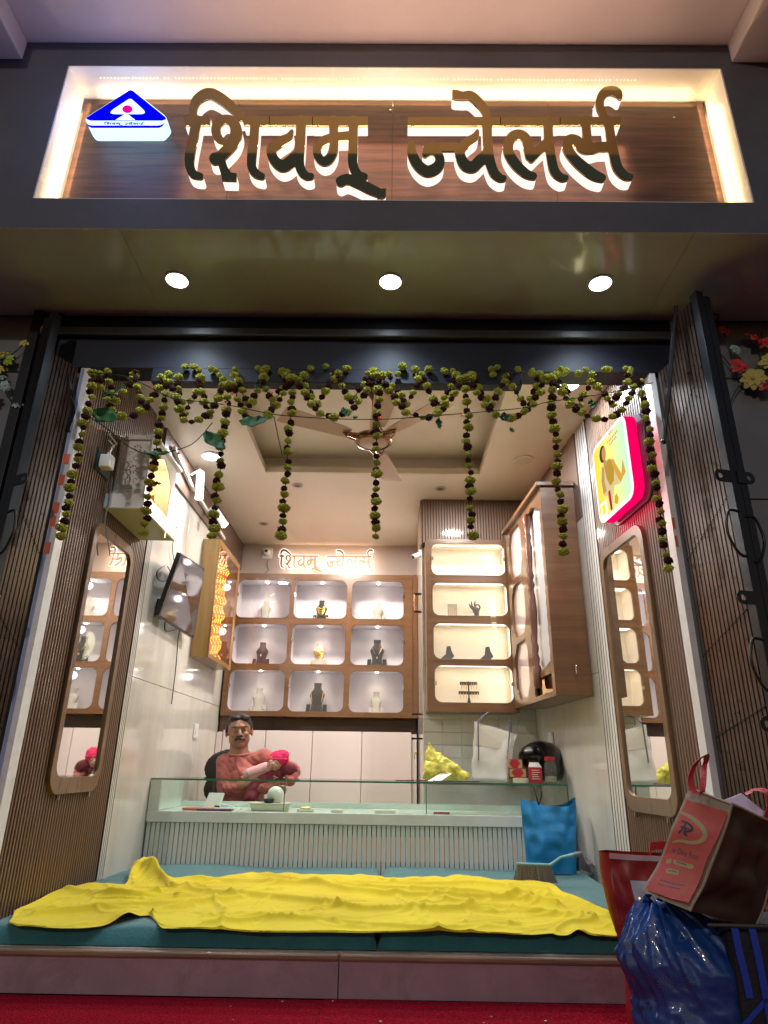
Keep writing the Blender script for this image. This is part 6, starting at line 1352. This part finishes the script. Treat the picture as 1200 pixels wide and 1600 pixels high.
mb.build('stem', stemm, t, True)
for px, py, r, m_ in ((1119, 491, .022, pur), (1133, 516, .032, red), (1106, 532, .024, pur), (1178, 527, .05, red), (1196, 535, .045, red), (1155, 572, .042, red), (1176, 592, .06, yel2), (1190, 596, .035, pur), (1198, 600, .05, red), (1150, 545, .03, wh), (1137, 640, .015, pur), (1205, 565, .05, yel2)):
    petal_flower(t, at(px, py, Y=2.55), r, m_)

# ================================================================== SHOPPING BAGS AT THE CORNER
# crumpled blue plastic bag
t = thing('blue_plastic_bag', 'crumpled blue patterned plastic bag standing on the red carpet', 'bag', (.86, 2.12, 0))
bluep = mat('blue_plastic_film', (.010, .065, .29), .38, col2=(.005, .03, .14), vs_=4, bump=.28, bs=38, coat=.5)
BL = at(966, 1600, Y=2.10); BT = at(1050, 1412, Y=2.12); cx, cy = BL.x+.262, 2.13
def bag_f(u, v):
    a = 2*pi*u; z = v*(BT.z+.0); q = v
    r = .212*(1-.10*q)*(1-max(0, (q-.55)/.45)**2*.80); r *= 1+.10*nz(cos(a)*1.6, sin(a)*1.6, z*6)
    nx = cos(a)*3; ny = sin(a)*3; rid = (abs(nz(nx, ny, z*9))+.5*abs(nz(nx*2.3, ny*2.3, z*22+5)))
    r -= .026*rid; r += .022*abs(sin(a*6+3*nz(nx, ny, z*4)))*q**1.3
    lx = -.10*max(0, q-.4)/.6
    return (cx+lx+cos(a)*r*1.0, cy+sin(a)*r*.62, max(.002, z+.02*nz(nx, ny, 9)*q))
bo = grid_mesh(150, 90, bag_f).build('film', bluep, t, True, fix=False)
mb = MB()
for k in range(5):
    p = BT+Vector((-.02+.012*k, .0, -.03)); mb.tube([p, p+Vector((.006*(k-2), -.01, .025)), p+Vector((.014*(k-2), -.02*(k % 2), .04+.006*(k % 3)))], [.009, .014, .002], 6)
mb.build('knot', bluep, t, True)
star = mat('white_print', (.10, .17, .34), .45)
for k, (px, py, r) in enumerate(((1023, 1470, 11), (1066, 1466, 8), (1040, 1536, 14), (1082, 1528, 12), (1024, 1490, 10), (1075, 1586, 10), (1150, 1580, 10))):
    mb = MB(); 
    for q in range(12):
        a = 2*pi*q/12
        p0 = (px+cos(a)*r*.45, py+sin(a)*r*.35); p1 = (px+cos(a)*r, py+sin(a)*r*.75)
        # drop each stroke on the film by a ray test
        ok = True; P = []
        for x, y in (p0, p1):
            d = (at(x, y, Y=2.0)-EYE).normalized(); h, loc, nn, ii = bo.ray_cast(EYE, d) if False else (False, None, None, None)
            P.append((x, y))
        mb.v += []
    del mb
dg = bpy.context.evaluated_depsgraph_get()
from mathutils.bvhtree import BVHTree
def print_on(o, strokes, r, m, par, name):
    bv = BVHTree.FromObject(o, bpy.context.evaluated_depsgraph_get()); mb = MB(); im = o.matrix_world
    for s in strokes:
        P = []
        for x, y in s:
            d = (at(x, y, Y=2.0)-EYE).normalized(); loc, nn, ii, ds = bv.ray_cast(EYE, d)
            if loc is not None: P.append(loc-d*.0012)
        if len(P) > 1 and max((a-b).length for a, b in zip(P, P[1:])) < .03: mb.tube(P, r, 4)
    if mb.v: return tag(mb.build(name, m, par), kind='stuff')
bpy.context.view_layer.update()
st = []
for px, py, r in ((1023, 1470, 11), (1066, 1466, 8), (1040, 1536, 14), (1082, 1530, 12), (1022, 1496, 10), (1075, 1586, 10), (1012, 1568, 9), (1100, 1492, 9)):
    for q in range(13):
        a = 2*pi*q/13; st.append([(px+cos(a)*r*f_, py+sin(a)*r*.8*f_) for f_ in (.45, .7, 1)])
print_on(bo, st, .0007, star, t, 'star_print')
# dark striped bag behind
t = thing('dark_striped_bag', 'dark woven bag with bright blue stripes standing behind the blue plastic bag', 'bag', (1.12, 2.2, 0))
a = at(1125, 1448, Y=2.05); mb = MB(); mb.box(a.x, a.x+.35, 2.00, 2.28, .002, a.z); mb.build('body', mat('dark_woven', (.012, .013, .02), .8, bump=.4, bs=90), t, bevel=.02)
for pts in ([(1148, 1450), (1156, 1490), (1166, 1530), (1172, 1560)], [(1175, 1450), (1184, 1490), (1192, 1530), (1205, 1600)], [(1165, 1600), (1200, 1560)]):
    mb = MB(); P = [at(x, y, Y=1.994) for x, y in catmull(pts, 4)]; W_ = Vector((.009, 0, 0)); mb.ring_loft([[p-W_, p+W_, p+W_+Vector((0, .004, 0)), p-W_+Vector((0, .004, 0))] for p in P]); mb.build('stripe', mat('royal_blue', (.01, .05, .42), .5) if 'royal_blue' not in MATS else MATS['royal_blue'], t)
mb = MB(); mb.tube([at(1105, 1445, Y=2.0), at(1150, 1446, Y=1.99), at(1230, 1448, Y=1.99)], .005, 8); mb.build('zip', mat('zip_grey', (.10, .09, .09), .4, metal=.5), t, True)
# red shopping bag
t = thing('red_shopping_bag', 'glossy red shopping bag with a white panel against the platform step', 'bag', (1.0, 2.45, 0))
redb = mat('red_laminated', (.30, .012, .015), .35, var=.3, vs_=6, bump=.15, bs=12)
Q = lambda x, y, Y: at(x, y, Y=Y)
tl_, tr_, bl_, br_ = Q(958, 1333, 2.42), Q(1075, 1340, 2.40), Q(988, 1545, 2.36), Q(1080, 1550, 2.36)
bl_.z = br_.z = .003
def red_f(u, v):
    l = bl_.lerp(tl_, v); r = br_.lerp(tr_, v); p = l.lerp(r, u); p.x += .018*sin(v*5.5)*(1-u)+.01*nz(u*3, v*4, 2); p.y += .022*sin(u*5+v*3)*.5+.012*nz(u*5, v*6); return p
o = grid_mesh(30, 40, red_f).build('front', redb, t, True, fix=False); s_ = o.modifiers.new('s', 'SOLIDIFY'); s_.thickness = .002
def red_b(u, v): p = red_f(u, v); p.y = min(p.y+.13*(1-.3*v), 2.555); p.x += .02; return p
o = grid_mesh(20, 20, red_b).build('back', redb, t, True, fix=False)
def red_s(u, v): return red_f(0, v).lerp(red_b(0, v), u)+Vector((-.03*sin(pi*u)*(.5+.5*v), 0, 0))
o = grid_mesh(12, 30, red_s).build('side_gusset', redb, t, True, fix=False)
def wp(u, v): p = red_f(.25+.75*u, .12+.72*v); p.y -= .003; return p
grid_mesh(16, 24, wp).build('white_panel', mat('grey_white_print', (.45, .45, .50), .4), t, True, fix=False)
def rim_(u, v): p = red_f(u, .965+.035*v); p.y -= .0022; return p
grid_mesh(16, 3, rim_).build('pale_rim', mat('rim_pink', (.55, .38, .38), .5), t, True, fix=False)
mb = MB(); P = [Q(1016, 1332, 2.44), Q(1018, 1322, 2.44), Q(1045, 1320, 2.44), Q(1060, 1332, 2.44)]; W_ = Vector((0, .0, .012)); mb.ring_loft([[p-W_, p+W_, p+W_+Vector((0, .003, 0)), p-W_+Vector((0, .003, 0))] for p in P]); mb.build('handle', mat('red_strap', (.5, .01, .02), .6), t)
# brown printed jute bag lying on top
t = thing('brown_printed_bag', 'brown bag with a printed pink panel leaning on top of the blue bag', 'bag', at(1080, 1330, Y=2.05))
brown = mat('brown_nonwoven', (.060, .032, .022), .42, var=.3, vs_=5, bump=.25, bs=20, spec=.5)
c4 = [Q(1074, 1229, 2.08), Q(1144, 1257, 1.95), Q(1079, 1424, 1.95), Q(1004, 1393, 2.08)]; TR2, BR2 = Q(1232, 1296, 2.06), Q(1176, 1446, 2.06)
TL3, BL3 = c4[0]+(TR2-c4[1]), c4[3]+(BR2-c4[2])
nrm = (c4[1]-c4[0]).cross(c4[3]-c4[0]).normalized(); nrm = nrm if nrm.y < 0 else -nrm
def face_grid(a, b, c, d, amp, seed, nm, m_):
    n2 = (b-a).cross(d-a).normalized()
    def f(u, v):
        p = d.lerp(c, u).lerp(a.lerp(b, u), v); return p+n2*(amp*nz(u*3+seed, v*4)*min(1, 4*min(u, 1-u), 4*min(v, 1-v)))
    return grid_mesh(26, 34, f).build(nm, m_, t, True, fix=False)
face_grid(c4[0], c4[1], c4[2], c4[3], .004, 0, 'printed_side', mat('tan_nonwoven', (.21, .155, .10), .6, bump=.2, bs=60))
face_grid(c4[1], TR2, BR2, c4[2], .036, 5, 'brown_side', brown); face_grid(TR2, TL3, BL3, BR2, .01, 9, 'rear_side', brown); face_grid(TL3, c4[0], c4[3], BL3, .01, 2, 'far_side', brown)
mb = MB(); mb.quad(c4[3], c4[2], BR2, BL3); mb.build('bottom', brown, t)
mb = MB(); mb.tube([c4[1], TR2], .004, 6); mb.tube([c4[1], c4[2]], .0035, 6); mb.tube([TR2, BR2], .0035, 6); mb.tube([c4[0], c4[1]], .004, 6); mb.build('piping', mat('tan_piping', (.26, .20, .13), .6), t, True)
def onf(x, y, lift=.0055):
    d = at(x, y, Y=2.0)-EYE; o0 = c4[0]+nrm*lift; return EYE+d*((o0-EYE).dot(nrm)/d.dot(nrm))
B8 = lambda x, y: (1000+x/8, 1230+y/8)
def fprint(nm, loops, m_, lift): 
    cu = curve_mesh(loops, 0.0001)
    for v in cu.vertices: v.co = onf(v.co.x, v.co.y, lift)
    o = link(nm, cu, None, t); cu.materials.clear(); cu.materials.append(m_); return o
pinkp = mat('pink_print', (.62, .07, .075), .45, col2=(.55, .10, .05), vs_=9, spec=.5)
fprint('pink_panel', [[B8(*p) for p in ((560, 135), (1088, 300), (960, 600), (820, 880), (610, 1445), (400, 1395), (75, 1285), (235, 900), (390, 540), (480, 330))]], pinkp, .0055)
tanp = MATS['tan_print']
sw = [(B8(x, y)[0], B8(x, y)[1], w/8) for x, y, w in ((500, 305, 38), (600, 350, 46), (700, 420, 52), (780, 510, 58), (800, 590, 62), (740, 660, 54), (620, 675, 44), (500, 650, 34), (400, 660, 26))]
fprint('printed_swirl', contours([sw], (), 0, .35), tanp, .0062)
inkk = mat('print_black', (.012, .012, .02), .5)
Rr = [[(B8(x, y)[0], B8(x, y)[1], w/8) for x, y, w in s] for s in ([(515, 410, 26), (590, 440, 26), (640, 490, 30), (630, 530, 28), (560, 545, 24)], [(560, 440, 22), (530, 500, 24), (480, 550, 26)], [(560, 510, 24), (545, 560, 24), (570, 585, 26)], [(500, 480, 18), (600, 510, 18)])]
fprint('printed_letter', contours(Rr, (), 0, .3), inkk, .0062)
def text_loops(s, org, ux, uy, size):
    cu = bpy.data.curves.new('txt', 'FONT'); cu.body = s; cu.size = 1; cu.resolution_u = 2; o = bpy.data.objects.new('txt', cu); COL.objects.link(o); bpy.context.view_layer.update()
    me = bpy.data.meshes.new_from_object(o.evaluated_get(bpy.context.evaluated_depsgraph_get())); bpy.data.objects.remove(o); w = max(v.co.x for v in me.vertices)
    for v in me.vertices:
        a, b = v.co.x/w, v.co.y; x = org[0]+ux[0]*a+uy[0]*b*size; y = org[1]+ux[1]*a+uy[1]*b*size; v.co = onf(x, y, .0066)
    return me
def ftext(nm, s, org, ux, uy, size, m_):
    me = text_loops(s, org, ux, uy, size); me.materials.clear(); return link(nm, me, m_, t)
ftext('printed_words', 'ur Dine Rout', B8(365, 775), (42.5, 14.5), (2.4, -7.2), 1.75, inkk)
for lp in (((385, 870), (630, 945), (655, 965), (640, 1000), (600, 1000), (385, 935)), ((295, 1010), (320, 990), (460, 1020), (455, 1085), (300, 1060)), ((300, 870), (370, 862), (360, 925), (290, 935))):
    fprint('printed_pill', [rounded([B8(*p) for p in lp], 1.5, 3)], tanp, .0062)
random.seed(14)
for (x0, y0, x1, y1) in ((230, 1160, 540, 1225), (210, 1205, 490, 1275), (430, 910, 560, 955), (320, 1030, 430, 1050)):
    mb = MB(); u = 0
    while u < 1:
        w = random.uniform(.02, .045); a = (x0+(x1-x0)*u, y0+(y1-y0)*u); b = (x0+(x1-x0)*min(1, u+w), y0+(y1-y0)*min(1, u+w)); h = random.uniform(14, 22)
        mb.quad(onf(*B8(*a), .0068), onf(*B8(*b), .0068), onf(*B8(b[0]+3, b[1]-h), .0068), onf(*B8(a[0]+3, a[1]-h), .0068)); u += w+.018
    mb.build('fine_print', inkk, t, kind='stuff')
strap = mat('red_webbing', (.42, .02, .035), .6, bump=.3, bs=100)
for pts, Y0 in (([(1086, 1240), (1084, 1215), (1088, 1190), (1098, 1180), (1107, 1188), (1103, 1205), (1094, 1232), (1090, 1242)], 2.03), ([(1172, 1240), (1176, 1236), (1190, 1234), (1198, 1250), (1200, 1290)], 2.06)):
    P = [at(x, y, Y=Y0) for x, y in catmull(pts, 5)]; mb = MB(); W_ = Vector((.009, .0, .004)); mb.ring_loft([[p-W_+Vector((0, .02*sin(i*.35), 0)), p+W_+Vector((0, .02*sin(i*.35), 0)), p+W_+Vector((0, .003+.02*sin(i*.35), 0)), p-W_+Vector((0, .003+.02*sin(i*.35), 0))] for i, p in enumerate(P)]); mb.build('handle', strap, t, True)
a = Q(1130, 1262, 2.10); t2 = thing('pale_pink_box', 'pale pink box sticking out of the brown printed bag', 'box', a)
p4 = [Q(1122, 1252, 2.02), Q(1158, 1238, 2.10), Q(1196, 1268, 2.06), Q(1188, 1283, 2.03)]; mb = MB(); mb.hexa(p4, [p-Vector((-.01, -.03, .05)) for p in p4]); mb.build('carton', mat('pale_pink_card', (.50, .36, .44), .6), t2, bevel=.004)
for ch in list(t.children):
    if ch.type != 'MESH' or ch.name.startswith('handle'): continue
    bm = bmesh.new(); bm.from_mesh(ch.data); bmesh.ops.triangulate(bm, faces=bm.faces)
    for it in range(4):
        es_ = [e for e in bm.edges if e.calc_length() > .022]
        if not es_: break
        bmesh.ops.subdivide_edges(bm, edges=es_, cuts=1); bmesh.ops.triangulate(bm, faces=bm.faces)
    for v in bm.verts:
        c = v.co; q = (c-c4[0]).dot((c4[3]-c4[0]).normalized())/(c4[3]-c4[0]).length
        v.co = c+nrm*(.010*nz(c.x*9, c.z*9, c.y*4)+.012*sin(max(0, min(1, q))*pi)*-1)+Vector((.006*nz(c.x*7, c.z*12, 3), 0, .006*nz(c.x*12, c.z*6, 8)))
    bm.to_mesh(ch.data); bm.free()
mb = MB(); random.seed(99)
for k in range(9):
    x, y = random.uniform(-1.3, .8), random.uniform(2.32, 2.56); r_ = random.uniform(.0015, .004); mb.obox((x, y, .0035+r_*.4), (r_, random.uniform(-.002, .002), 0), (0, r_*.6, 0), (0, 0, r_*.4))
tag(mb.build('carpet_litter', mat('litter_specks', (.45, .36, .28), .8), None, kind='stuff'), 'scattered tiny specks of litter on the red carpet', 'litter')

print('objects', len(bpy.data.objects))
